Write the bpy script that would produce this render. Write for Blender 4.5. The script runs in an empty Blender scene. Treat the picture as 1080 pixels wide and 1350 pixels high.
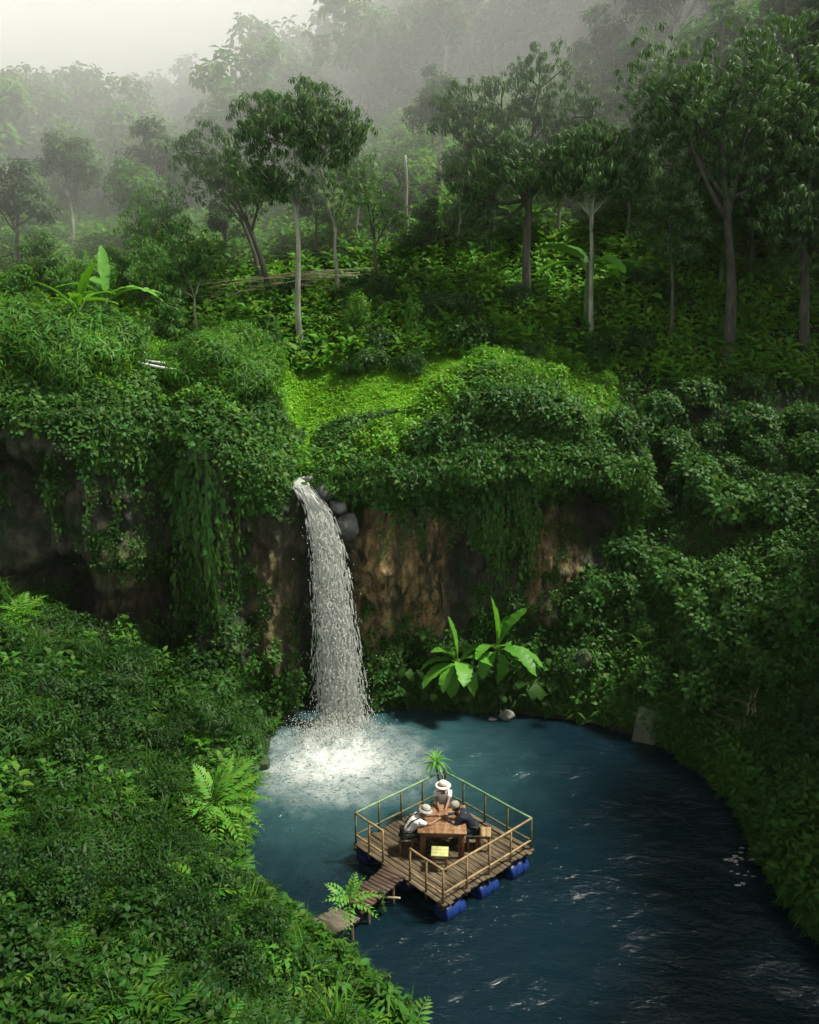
import bpy, bmesh, math, random
import numpy as np
from mathutils import Vector, Matrix

rng = np.random.default_rng(7)
random.seed(7)
R = math.radians
scene = bpy.context.scene
COL = scene.collection

# ------------------------------------------------------------------ camera
CAMZ, PITCH, FPX = 14.0, R(13.2), 1169.0
CP, SP = math.cos(PITCH), math.sin(PITCH)
CAM = np.array([0.0, 0.0, CAMZ])
cam_d = bpy.data.cameras.new('camera')
cam_d.sensor_fit = 'VERTICAL'; cam_d.sensor_height = 24.0
cam_d.lens = 24.0 * FPX / 1350.0
cam_d.clip_start = 0.1; cam_d.clip_end = 3000
cam = bpy.data.objects.new('camera', cam_d); COL.objects.link(cam)
cam.location = CAM; cam.rotation_euler = (math.pi / 2 - PITCH, 0, 0)
scene.camera = cam

def ray(px, py):
    a = (px - 540) / FPX; b = -(py - 675) / FPX
    return np.array([a, CP + b * SP, -SP + b * CP])
def at_z(px, py, z):
    d = ray(px, py); return CAM + d * ((z - CAMZ) / d[2])
def at_y(px, py, y):
    d = ray(px, py); return CAM + d * (y / d[1])
def to_px(p):
    p = np.asarray(p, float) - CAM
    dep = p[..., 1] * CP - p[..., 2] * SP
    up = p[..., 1] * SP + p[..., 2] * CP
    return 540 + FPX * p[..., 0] / dep, 675 - FPX * up / dep, dep

# ------------------------------------------------------------------ noise
def _hash(i, j, k, seed):
    n = (i * 374761393 + j * 668265263 + k * 2147483647 + seed * 1274126177) & 0xffffffff
    n = ((n ^ (n >> 13)) * 1274126177) & 0xffffffff
    n = n ^ (n >> 16)
    return (n & 0xffff) / 65535.0
def vnoise(p, seed=0):
    p = np.asarray(p, float)
    i = np.floor(p).astype(np.int64); f = p - i; f = f * f * (3 - 2 * f)
    out = 0
    for dx in (0, 1):
        for dy in (0, 1):
            for dz in (0, 1):
                w = (f[..., 0] if dx else 1 - f[..., 0]) * (f[..., 1] if dy else 1 - f[..., 1]) * (f[..., 2] if dz else 1 - f[..., 2])
                out = out + w * _hash(i[..., 0] + dx, i[..., 1] + dy, i[..., 2] + dz, seed)
    return out
def fbm(p, seed=0, octs=4):
    p = np.asarray(p, float); a, t, n = 0.5, 0, 0
    for o in range(octs):
        t = t + a * vnoise(p * 2 ** o, seed + o); n += a; a *= 0.5
    return t / n
def n2(x, y, sc, seed=0, octs=3):
    x = np.asarray(x, float); y = np.asarray(y, float)
    return fbm(np.stack([x / sc, y / sc, np.zeros_like(x)], -1), seed, octs)
def sm(a, b, x):
    t = np.clip((np.asarray(x, float) - a) / (b - a), 0, 1); return t * t * (3 - 2 * t)
def lerp(a, b, t): return a + (b - a) * t

# ------------------------------------------------------------------ terrain
SHORE_PX = [(352, 985), (338, 1010), (328, 1050), (318, 1090), (312, 1135), (322, 1180), (362, 1225), (415, 1265),
            (462, 1305), (520, 1365), (580, 1450), (650, 1600), (800, 1750), (1080, 1750), (1180, 1500), (1150, 1330),
            (1090, 1250), (1050, 1205), (1010, 1150), (990, 1105), (968, 1060), (925, 1020), (884, 990),
            (842, 970), (800, 957), (740, 946), (680, 940), (600, 936), (520, 936), (470, 930), (420, 925), (375, 945)]
SHORE = np.array([at_z(a, b, 0.0)[:2] for a, b in SHORE_PX])
def shore_s(x, y):
    """signed distance to the shoreline, positive on land"""
    p = np.stack([np.asarray(x, float), np.asarray(y, float)], -1)
    a = SHORE; b = np.roll(SHORE, -1, 0)
    best = np.full(p.shape[:-1], 1e9); inside = np.zeros(p.shape[:-1], bool)
    for (ax, ay), (bx, by) in zip(a, b):
        ex, ey = bx - ax, by - ay
        t = np.clip(((p[..., 0] - ax) * ex + (p[..., 1] - ay) * ey) / (ex * ex + ey * ey), 0, 1)
        d = np.hypot(p[..., 0] - ax - t * ex, p[..., 1] - ay - t * ey)
        best = np.minimum(best, d)
        c = ((ay > p[..., 1]) != (by > p[..., 1])) & (p[..., 0] < (bx - ax) * (p[..., 1] - ay) / (by - ay + 1e-12) + ax)
        inside ^= c
    return np.where(inside, -best, best)

def cliff_y(x):
    return np.interp(x, [-40, -15, -10.5, -9.2, -8.3, -7.4, -6.0, -4.9, -4.2, -3.2, -2.4, -1, 1.5, 4, 6, 8, 11],
                     [25.5, 27.6, 28.0, 28.4, 29.7, 29.2, 29.0, 29.6, 30.0, 30.0, 29.7, 30.0, 30.4, 30.5, 30.9, 31.8, 33.5])
def rim_z(x):
    return np.interp(x, [-40, -14, -10, -8.4, -7, -5.2, -4.3, -3.2, -2.3, -1, 1.5, 4, 6, 8, 12],
                     [11, 10.7, 10.6, 10.0, 9.8, 9.0, 7.95, 7.9, 8.1, 8.25, 8.6, 8.6, 8.4, 8.0, 7.5])
def hill_ax(x):
    t = sm(-18, 24, x); return lerp(19.5, 68, t), lerp(46, 70, t)
def plateau(x, y):
    d = np.maximum(y - cliff_y(x), 0)
    rise = np.interp(x, [-40, -13, -9.5, -8.3, -7, -5.6, -4.8, -3, -1.4, 0.2, 1.5, 3, 5.5, 7.5, 10],
                     [2.2, 2.2, 1.6, 1.1, 2.4, 1.5, 0.2, 0.1, 0.1, 0.4, 1.9, 3.2, 2.7, 1.6, 1.5])
    swale = np.exp(-((x + 1.9) / 3.4) ** 2)
    e = rim_z(x) + rise * (1 - np.exp(-d / 1.9)) + 0.36 * d * swale
    A, L = hill_ax(x)
    h = 11.7 + np.where(y > 38, A * (1 - np.exp(-np.maximum(y - 38, 0) / L)), 0.06 * (y - 38))
    h = h + (n2(x, y, 9, 3) - 0.5) * 2.2 * sm(38, 55, y)
    return lerp(e, h, sm(34.5, 40, y))
def bank(x, y):
    s = shore_s(x, y)
    so = np.maximum(s, 0)
    bl = 7.2 * (1 - np.exp(-so / 9.5)); br = 12.5 * (1 - np.exp(-so / 9.0))
    b = lerp(bl, br, sm(0.0, 6.5, x)) + 0.35 * sm(0, 0.5, so)
    b = b + (n2(x, y, 2.6, 11) - 0.5) * 1.7 * sm(0.3, 2.5, so) + (n2(x, y, 0.8, 12) - 0.5) * 0.5 * sm(0.1, 1, so)
    return np.where(s < 0, -1.6 * sm(0, 2.0, -s) - 0.02, b)
def terrain(x, y, back=0.0):
    x = np.asarray(x, float); y = np.asarray(y, float)
    w = lerp(0.8, 7.0, sm(7.0, 11.5, x))
    bk = back * (1 - sm(7, 9, x))
    off = lerp(0.0, -3.0, sm(8, 12, x))
    k = sm(0, 1, (y - cliff_y(x) - bk - off) / w)
    b = bank(x, y); p = plateau(x, y)
    z = lerp(b, p, k)
    # terrace with a low earth bank on the right
    return z
def surf(x, y): return terrain(x, y, 0.0)
def normal_at(x, y, e=0.25):
    zx = (surf(x + e, y) - surf(x - e, y)) / (2 * e); zy = (surf(x, y + e) - surf(x, y - e)) / (2 * e)
    n = np.stack([-zx, -zy, np.ones_like(zx)], -1)
    return n / np.linalg.norm(n, axis=-1, keepdims=True)
_T = np.concatenate([np.arange(8, 60, 0.08), np.arange(60, 320, 0.4)])
def hit(px, py):
    d = ray(px, py); q = CAM + _T[:, None] * d
    below = q[:, 2] < surf(q[:, 0], q[:, 1])
    i = int(np.argmax(below)) if below.any() else len(_T) - 1
    x, y = q[i, 0], q[i, 1]
    return np.array([x, y, float(surf(x, y))])

# ------------------------------------------------------------------ materials
def new_mat(name):
    m = bpy.data.materials.new(name); m.use_nodes = True
    nt = m.node_tree; nt.nodes.clear()
    return m, nt, nt.nodes, nt.links
def leaf_mat(name, dark, light, transl=0.3, rough=0.55, spec=0.2, objvar=0.25):
    m, nt, N, L = new_mat(name)
    out = N.new('ShaderNodeOutputMaterial')
    at = N.new('ShaderNodeAttribute'); at.attribute_name = 'tint'
    oi = N.new('ShaderNodeObjectInfo')
    geo = N.new('ShaderNodeNewGeometry')
    mx = N.new('ShaderNodeMix'); mx.data_type = 'RGBA'
    mx.inputs[6].default_value = (*dark, 1); mx.inputs[7].default_value = (*light, 1)
    ad = N.new('ShaderNodeMath'); ad.operation = 'MULTIPLY_ADD'; ad.inputs[1].default_value = objvar; 
    L.new(oi.outputs['Random'], ad.inputs[0]); L.new(at.outputs['Fac'], ad.inputs[2])
    sb = N.new('ShaderNodeMath'); sb.operation = 'SUBTRACT'; sb.inputs[1].default_value = objvar / 2; sb.use_clamp = True
    L.new(ad.outputs[0], sb.inputs[0]); L.new(sb.outputs[0], mx.inputs[0])
    hs = N.new('ShaderNodeHueSaturation'); L.new(mx.outputs[2], hs.inputs['Color'])
    hr = N.new('ShaderNodeMapRange'); hr.inputs[3].default_value = 0.47; hr.inputs[4].default_value = 0.525
    L.new(geo.outputs['Random Per Island'], hr.inputs[0]); L.new(hr.outputs[0], hs.inputs['Hue'])
    p = N.new('ShaderNodeBsdfPrincipled'); p.inputs['Roughness'].default_value = rough
    p.inputs['Specular IOR Level'].default_value = spec
    L.new(hs.outputs[0], p.inputs['Base Color'])
    t = N.new('ShaderNodeBsdfTranslucent')
    tc = N.new('ShaderNodeMix'); tc.data_type = 'RGBA'; tc.blend_type = 'MULTIPLY'; tc.inputs[0].default_value = 1
    L.new(hs.outputs[0], tc.inputs[6]); tc.inputs[7].default_value = (1.5, 1.5, 0.7, 1)
    L.new(tc.outputs[2], t.inputs['Color'])
    ms = N.new('ShaderNodeMixShader'); ms.inputs[0].default_value = transl
    L.new(p.outputs[0], ms.inputs[1]); L.new(t.outputs[0], ms.inputs[2])
    L.new(ms.outputs[0], out.inputs['Surface'])
    return m
def noise_mat(name, c1, c2, scale=4, rough=0.8, bump=0.4, stretch=(1, 1, 1), c3=None, spec=0.3, coord='Object', lo=0.35, hi=0.65):
    m, nt, N, L = new_mat(name)
    out = N.new('ShaderNodeOutputMaterial'); tc = N.new('ShaderNodeTexCoord')
    mp = N.new('ShaderNodeMapping'); mp.inputs['Scale'].default_value = stretch
    L.new(tc.outputs[coord], mp.inputs['Vector'])
    n = N.new('ShaderNodeTexNoise'); n.inputs['Scale'].default_value = scale; n.inputs['Detail'].default_value = 8; n.inputs['Roughness'].default_value = 0.65
    L.new(mp.outputs[0], n.inputs['Vector'])
    cr = N.new('ShaderNodeValToRGB'); cr.color_ramp.elements[0].position = lo; cr.color_ramp.elements[1].position = hi
    cr.color_ramp.elements[0].color = (*c1, 1); cr.color_ramp.elements[1].color = (*c2, 1)
    if c3: e = cr.color_ramp.elements.new((lo + hi) / 2); e.color = (*c3, 1)
    L.new(n.outputs[0], cr.inputs[0])
    p = N.new('ShaderNodeBsdfPrincipled'); p.inputs['Roughness'].default_value = rough; p.inputs['Specular IOR Level'].default_value = spec
    L.new(cr.outputs[0], p.inputs['Base Color'])
    n2_ = N.new('ShaderNodeTexNoise'); n2_.inputs['Scale'].default_value = scale * 6; n2_.inputs['Detail'].default_value = 6
    L.new(mp.outputs[0], n2_.inputs['Vector'])
    b = N.new('ShaderNodeBump'); b.inputs['Strength'].default_value = bump; b.inputs['Distance'].default_value = 0.03
    L.new(n2_.outputs[0], b.inputs['Height']); L.new(b.outputs[0], p.inputs['Normal'])
    L.new(p.outputs[0], out.inputs['Surface'])
    return m

M = {}
M['soil'] = noise_mat('soil', (0.012, 0.014, 0.006), (0.03, 0.045, 0.012), 1.5, 0.95, 0.6, coord='Object')
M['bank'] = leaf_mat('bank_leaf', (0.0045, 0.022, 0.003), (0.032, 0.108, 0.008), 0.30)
M['crest'] = leaf_mat('crest_leaf', (0.060, 0.180, 0.008), (0.160, 0.390, 0.018), 0.25, 0.55, 0.2)
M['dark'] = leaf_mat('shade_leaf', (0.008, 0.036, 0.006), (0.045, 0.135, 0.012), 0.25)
M['grass'] = leaf_mat('grass_blade', (0.100, 0.270, 0.012), (0.200, 0.450, 0.022), 0.22, 0.5, 0.25)
M['lush'] = leaf_mat('lush_leaf', (0.030, 0.100, 0.010), (0.110, 0.290, 0.020), 0.35)
M['hill'] = leaf_mat('hill_leaf', (0.040, 0.130, 0.010), (0.140, 0.340, 0.022), 0.32)
M['tree'] = leaf_mat('tree_leaf', (0.020, 0.056, 0.016), (0.078, 0.165, 0.046), 0.28)
M['treeg'] = leaf_mat('green_tree_leaf', (0.024, 0.080, 0.012), (0.085, 0.220, 0.028), 0.3)
M['vine'] = leaf_mat('vine_leaf', (0.012, 0.048, 0.006), (0.065, 0.175, 0.022), 0.28, 0.55, 0.2)
M['banana'] = leaf_mat('banana_leaf', (0.050, 0.170, 0.014), (0.130, 0.340, 0.036), 0.30, 0.5, 0.3)
M['stem'] = noise_mat('green_stem', (0.03, 0.07, 0.015), (0.07, 0.13, 0.03), 6, 0.6, 0.2)
M['bark'] = noise_mat('dark_bark', (0.025, 0.028, 0.018), (0.085, 0.085, 0.06), 5, 0.9, 0.7, (1, 1, 0.25))
M['palebark'] = noise_mat('pale_bark', (0.10, 0.115, 0.075), (0.30, 0.31, 0.24), 3, 0.85, 0.5, (1, 1, 0.35))

# ------------------------------------------------------------------ mesh building
def mesh_from(name, V, F, tint=None, smooth=False, fmat=None):
    V = np.ascontiguousarray(V, np.float32); F = np.ascontiguousarray(F, np.int32)
    me = bpy.data.meshes.new(name)
    me.vertices.add(len(V)); me.vertices.foreach_set('co', V.ravel())
    k = F.shape[1]
    me.loops.add(F.size); me.loops.foreach_set('vertex_index', F.ravel())
    me.polygons.add(len(F)); me.polygons.foreach_set('loop_start', np.arange(0, F.size, k, dtype=np.int32))
    if smooth: me.polygons.foreach_set('use_smooth', np.ones(len(F), bool))
    if fmat is not None: me.polygons.foreach_set('material_index', np.asarray(fmat, np.int32))
    if tint is not None:
        a = me.attributes.new('tint', 'FLOAT', 'POINT'); a.data.foreach_set('value', np.ascontiguousarray(tint, np.float32))
    me.update(calc_edges=True)
    return me
class MB:
    """collects triangles"""
    def __init__(s): s.V, s.F, s.T, s.n = [], [], [], 0
    def add(s, V, F, t=0.5):
        V = np.asarray(V, float).reshape(-1, 3); F = np.asarray(F, int)
        if len(F) == 0: return s
        if F.shape[1] == 4: F = np.concatenate([F[:, [0, 1, 2]], F[:, [0, 2, 3]]])
        s.V.append(V); s.F.append(F + s.n); s.n += len(V)
        s.T.append(np.broadcast_to(np.asarray(t, float), (len(V),)).copy())
        return s
    def data(s): return np.concatenate(s.V), np.concatenate(s.F), np.concatenate(s.T)
    def build(s, name, mat, parent=None, smooth=False, link=True):
        V, F, T = s.data()
        me = mesh_from(name, V, F, T, smooth)
        me.materials.append(mat)
        return link_mesh(name, me, parent)
def link_mesh(name, me, parent=None):
    o = bpy.data.objects.new(name, me); COL.objects.link(o)
    if parent is not None: o.parent = parent
    return o
def empty(name, loc, rz=0.0, sc=1.0):
    o = bpy.data.objects.new(name, None); COL.objects.link(o)
    o.location = [float(c) for c in loc]; o.rotation_euler = (0, 0, rz); o.scale = (sc, sc, sc); o.empty_display_size = 0.3
    return o
def tag(o, label, cat, group=None, kind=None):
    o['label'] = label; o['category'] = cat
    if group: o['group'] = group
    if kind: o['kind'] = kind
    return o
def copy_thing(root, loc, rz=0.0, sc=1.0, label=None, group=None):
    r = root.copy(); COL.objects.link(r)
    r.location = [float(c) for c in loc]; r.rotation_euler = (0, 0, rz)
    r.scale = sc if isinstance(sc, (tuple, list)) else (sc, sc, sc)
    if label: r['label'] = label
    if group: r['group'] = group
    for ch in list(root.children):
        c = ch.copy(); COL.objects.link(c); c.parent = r
        for g in list(ch.children):
            d = g.copy(); COL.objects.link(d); d.parent = c
    return r
def tube(path, radii, sides=8, cap=True):
    path = np.asarray(path, float); n = len(path)
    radii = np.broadcast_to(np.asarray(radii, float), (n,))
    tan = np.gradient(path, axis=0); tan /= np.linalg.norm(tan, axis=1, keepdims=True) + 1e-9
    ref = np.array([0, 0, 1.0]) if abs(tan[:, 2]).mean() < 0.8 else np.array([1.0, 0, 0])
    a = np.cross(tan, ref); a /= np.linalg.norm(a, axis=1, keepdims=True) + 1e-9
    b = np.cross(tan, a)
    th = np.arange(sides) * 2 * math.pi / sides
    V = path[:, None, :] + radii[:, None, None] * (np.cos(th)[None, :, None] * a[:, None, :] + np.sin(th)[None, :, None] * b[:, None, :])
    i = np.arange(n - 1)[:, None] * sides; j = np.arange(sides)[None, :]; j2 = (j + 1) % sides
    F = np.stack([i + j, i + j2, i + sides + j2, i + sides + j], -1).reshape(-1, 4)
    F = np.concatenate([F[:, [0, 1, 2]], F[:, [0, 2, 3]]])
    V = V.reshape(-1, 3)
    if cap:
        c0, c1 = len(V), len(V) + 1
        V = np.concatenate([V, path[[0]], path[[-1]]])
        k = np.arange(sides); k2 = (k + 1) % sides
        F = np.concatenate([F, np.stack([np.full(sides, c0), k2, k], -1), np.stack([np.full(sides, c1), (n - 1) * sides + k, (n - 1) * sides + k2], -1)])
    return V, F
def box(c, size, rz=0.0, bev=0.0):
    """bevelled box, triangles"""
    bm = bmesh.new(); bmesh.ops.create_cube(bm, size=1)
    for v in bm.verts: v.co = Vector((v.co.x * size[0], v.co.y * size[1], v.co.z * size[2]))
    if bev > 0: bmesh.ops.bevel(bm, geom=list(bm.edges), offset=bev, segments=1, affect='EDGES', profile=0.5)
    bmesh.ops.triangulate(bm, faces=bm.faces)
    cz, sz = math.cos(rz), math.sin(rz)
    V = np.array([(v.co.x * cz - v.co.y * sz + c[0], v.co.x * sz + v.co.y * cz + c[1], v.co.z + c[2]) for v in bm.verts])
    F = np.array([[v.index for v in f.verts] for f in bm.faces]); bm.free()
    return V, F
def lathe(prof, n=20, c=(0, 0, 0), sq=(1, 1)):
    prof = np.asarray(prof, float); th = np.arange(n) * 2 * math.pi / n
    V = np.stack([prof[:, 0, None] * np.cos(th) * sq[0] + c[0], prof[:, 0, None] * np.sin(th) * sq[1] + c[1], np.broadcast_to(prof[:, 1, None] + c[2], (len(prof), n))], -1).reshape(-1, 3)
    i = np.arange(len(prof) - 1)[:, None] * n; j = np.arange(n)[None]; j2 = (j + 1) % n
    F = np.stack([i + j, i + j2, i + n + j2, i + n + j], -1).reshape(-1, 4)
    return V, F
def blob(c, r, seed=0, amp=0.25, sub=4, freq=1.6):
    bm = bmesh.new(); bmesh.ops.create_icosphere(bm, subdivisions=sub, radius=1)
    V = np.array([v.co[:] for v in bm.verts]); F = np.array([[v.index for v in f.verts] for f in bm.faces]); bm.free()
    d = 1 + (fbm(V * freq + seed * 7.3, seed, 4) - 0.5) * 2 * amp
    return V * d[:, None] * np.asarray(r) + np.asarray(c), F

# ------------------------------------------------------------------ leaves and stamps (local +X is the leaf, +Z is up)
def leaf(l, w, droop=0.3, fold=0.2, segs=2, base=0.0):
    """leaf blade along +X with a folded midrib"""
    if segs == 1:
        hw = w * .5; xm = l * .45
        V = np.array([(base, 0, 0), (base + xm, hw, -droop * l * .2 + fold * hw + .05 * l), (base + l * (1 - .25 * droop), 0, -droop * l + .12 * l), (base + xm, -hw, -droop * l * .2 + fold * hw + .05 * l)])
        return V, np.array([(0, 2, 1), (0, 3, 2)])
    ts = np.linspace(0, 1, segs + 1)
    wd = {1: [0, 0], 2: [0.0, 1, 0.0], 3: [0.0, 1, 0.72, 0.0], 4: [0.06, 0.8, 1, 0.65, 0.0], 6: [.05, .6, .92, 1, .85, .5, 0.0]}[segs]
    V, F = [], []
    for t, q in zip(ts, wd):
        x = l * t * (1 - 0.25 * droop * t); z = -droop * l * t * t + 0.12 * l * t
        hw = w * 0.5 * q
        V += [(x + base, hw, z + fold * hw), (x + base, 0, z), (x + base, -hw, z + fold * hw)]
    for i in range(segs):
        a = i * 3; b = a + 3
        if wd[i] == 0: F += [(a + 1, b + 1, b), (a + 1, b + 2, b + 1)]
        elif wd[i + 1] == 0: F += [(a, a + 1, b + 1), (a + 1, a + 2, b + 1)]
        else: F += [(a, a + 1, b + 1), (a, b + 1, b), (a + 1, a + 2, b + 2), (a + 1, b + 2, b + 1)]
    V = np.array(V, float); F = np.array(F, int)
    used = np.unique(F); mp = -np.ones(len(V), int); mp[used] = np.arange(len(used))
    return V[used], mp[F]
def rotm(yaw, pitch=0.0, roll=0.0):
    return np.array(Matrix.Rotation(yaw, 3, 'Z') @ Matrix.Rotation(-pitch, 3, 'Y') @ Matrix.Rotation(roll, 3, 'X'))
def sprig(seed, n, l, w, elev=(0.1, 0.9), h=0.3, segs=2, droop=0.4, spread=0.05, fold=0.2):
    """short upright shoot with leaves around it"""
    r = random.Random(seed); mb = MB()
    for i in range(n):
        k = r.uniform(0.75, 1.2); V, F = leaf(l * k, w * k, droop * r.uniform(.6, 1.4), fold, segs, spread)
        yaw = i * 2.4 + r.uniform(-.4, .4); q = (i + 0.5) / n
        V = V @ rotm(yaw, lerp(elev[0], elev[1], q) + r.uniform(-.2, .2), r.uniform(-.35, .35)).T + (0, 0, h * q)
        mb.add(V, F, r.uniform(-0.18, 0.18))
    return mb.data()
def grass_tuft(seed, n, l, w, spread=0.12, lean=0.5):
    r = random.Random(seed); mb = MB()
    for i in range(n):
        k = r.uniform(0.55, 1.15); L_ = l * k
        pts = []; ln = lean * r.uniform(.2, 1.3)
        ts = [0, .4, .75, 1]
        V = []
        for t in ts:
            x = L_ * ln * t * t; z = L_ * (t - 0.35 * ln * t * t)
            hw = w * .5 * (1 - t) ** 0.7
            V += [(x, hw, z), (x, -hw, z)]
        V = np.array(V); V = np.concatenate([V[:6], [[V[6][0], 0, V[6][2]]]])
        F = np.array([(0, 1, 3), (0, 3, 2), (2, 3, 5), (2, 5, 4), (4, 5, 6)])
        yaw = r.uniform(0, 6.28)
        V = V @ rotm(yaw).T + (r.gauss(0, spread), r.gauss(0, spread), 0)
        mb.add(V, F, r.uniform(-.2, .2))
    return mb.data()
def frond(l, npairs, pl, pw, droop=0.4, seed=0, pinna_droop=0.35, taper=True, segs=2):
    """feather leaf along +X: rachis plus pairs of leaflets"""
    r = random.Random(seed); mb = MB()
    def P(t): return np.array([l * t * (1 - .2 * droop * t), 0, l * (0.25 * t - droop * t * t)])
    path = [P(t) for t in np.linspace(0, 1, 7)]
    mb.add(*tube(path, np.linspace(.012, .004, 7) * l, 4, False), 0.1)
    for i in range(npairs):
        t = 0.15 + 0.83 * i / max(1, npairs - 1)
        k = (math.sin(math.pi * (0.22 + 0.74 * t)) if taper else 1) * r.uniform(.9, 1.1)
        for sd in (-1, 1):
            V, F = leaf(pl * k, pw * k, pinna_droop, 0.15, segs)
            V = V @ rotm(sd * (1.15 - .35 * t) + r.uniform(-.1, .1), 0.05 - pinna_droop * .3, r.uniform(-.2, .2)).T + P(t)
            mb.add(V, F, r.uniform(-.12, .12))
    return mb.data()
def basis(up, yaw):
    """(N,3,3) rotations that bring +Z to up and spin by yaw"""
    up = up / np.linalg.norm(up, axis=1, keepdims=True)
    h = np.stack([np.cos(yaw), np.sin(yaw), np.zeros_like(yaw)], -1)
    x = h - up * (h * up).sum(1, keepdims=True); nx = np.linalg.norm(x, axis=1, keepdims=True)
    bad = nx[:, 0] < 1e-3; x[bad] = [1, 0, 0.01]; x /= np.linalg.norm(x, axis=1, keepdims=True)
    y = np.cross(up, x)
    return np.stack([x, y, up], -1)
def stamp(mb, tpl, pos, up, yaw, scale, tint):
    V, F, T = tpl; n = len(pos)
    if n == 0: return
    B = basis(np.asarray(up, float), np.asarray(yaw, float))
    W = np.einsum('nij,vj->nvi', B, V) * np.asarray(scale)[:, None, None] + np.asarray(pos)[:, None, :]
    FF = (F[None] + (np.arange(n) * len(V))[:, None, None]).reshape(-1, 3)
    TT = np.clip(np.asarray(tint)[:, None] + T[None], 0, 1)
    mb.V.append(W.reshape(-1, 3)); mb.F.append(FF + mb.n); mb.T.append(TT.reshape(-1)); mb.n += n * len(V)
def stamp_many(mb, tpls, pos, up, scale, tint, seed=0):
    g = np.random.default_rng(seed); n = len(pos); which = g.integers(0, len(tpls), n); yaw = g.uniform(0, 6.283, n)
    for k, t in enumerate(tpls):
        m = which == k; stamp(mb, t, pos[m], up[m], yaw[m], np.asarray(scale)[m], np.asarray(tint)[m])

# ------------------------------------------------------------------ ground, water, cliff
def axis(segs):
    out = [segs[0][0]]
    for a, b, st in segs:
        n = max(1, int(round((b - a) / st))); out += list(np.linspace(a, b, n + 1)[1:])
    return np.array(out)
gx = axis([(-260, -60, 10), (-60, -20, 1.5), (-20, 20, 0.25), (20, 60, 1.5), (60, 260, 10)])
gy = axis([(-40, 4, 2), (4, 12, .5), (12, 45, 0.25), (45, 80, 1.0), (80, 180, 2.5), (180, 340, 10)])
X, Y = np.meshgrid(gx, gy, indexing='ij')
Z = terrain(X, Y, 2.6)
nx_, ny_ = X.shape
idx = np.arange(nx_ * ny_).reshape(nx_, ny_)
F = np.stack([idx[:-1, :-1], idx[1:, :-1], idx[1:, 1:], idx[:-1, 1:]], -1).reshape(-1, 4)
g_me = mesh_from('ground', np.stack([X, Y, Z], -1).reshape(-1, 3), F, smooth=True); g_me.materials.append(M['soil'])
ground = link_mesh('ground', g_me); ground['kind'] = 'structure'; ground['label'] = 'dark soil of the banks, plateau and wooded hillside'

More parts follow.
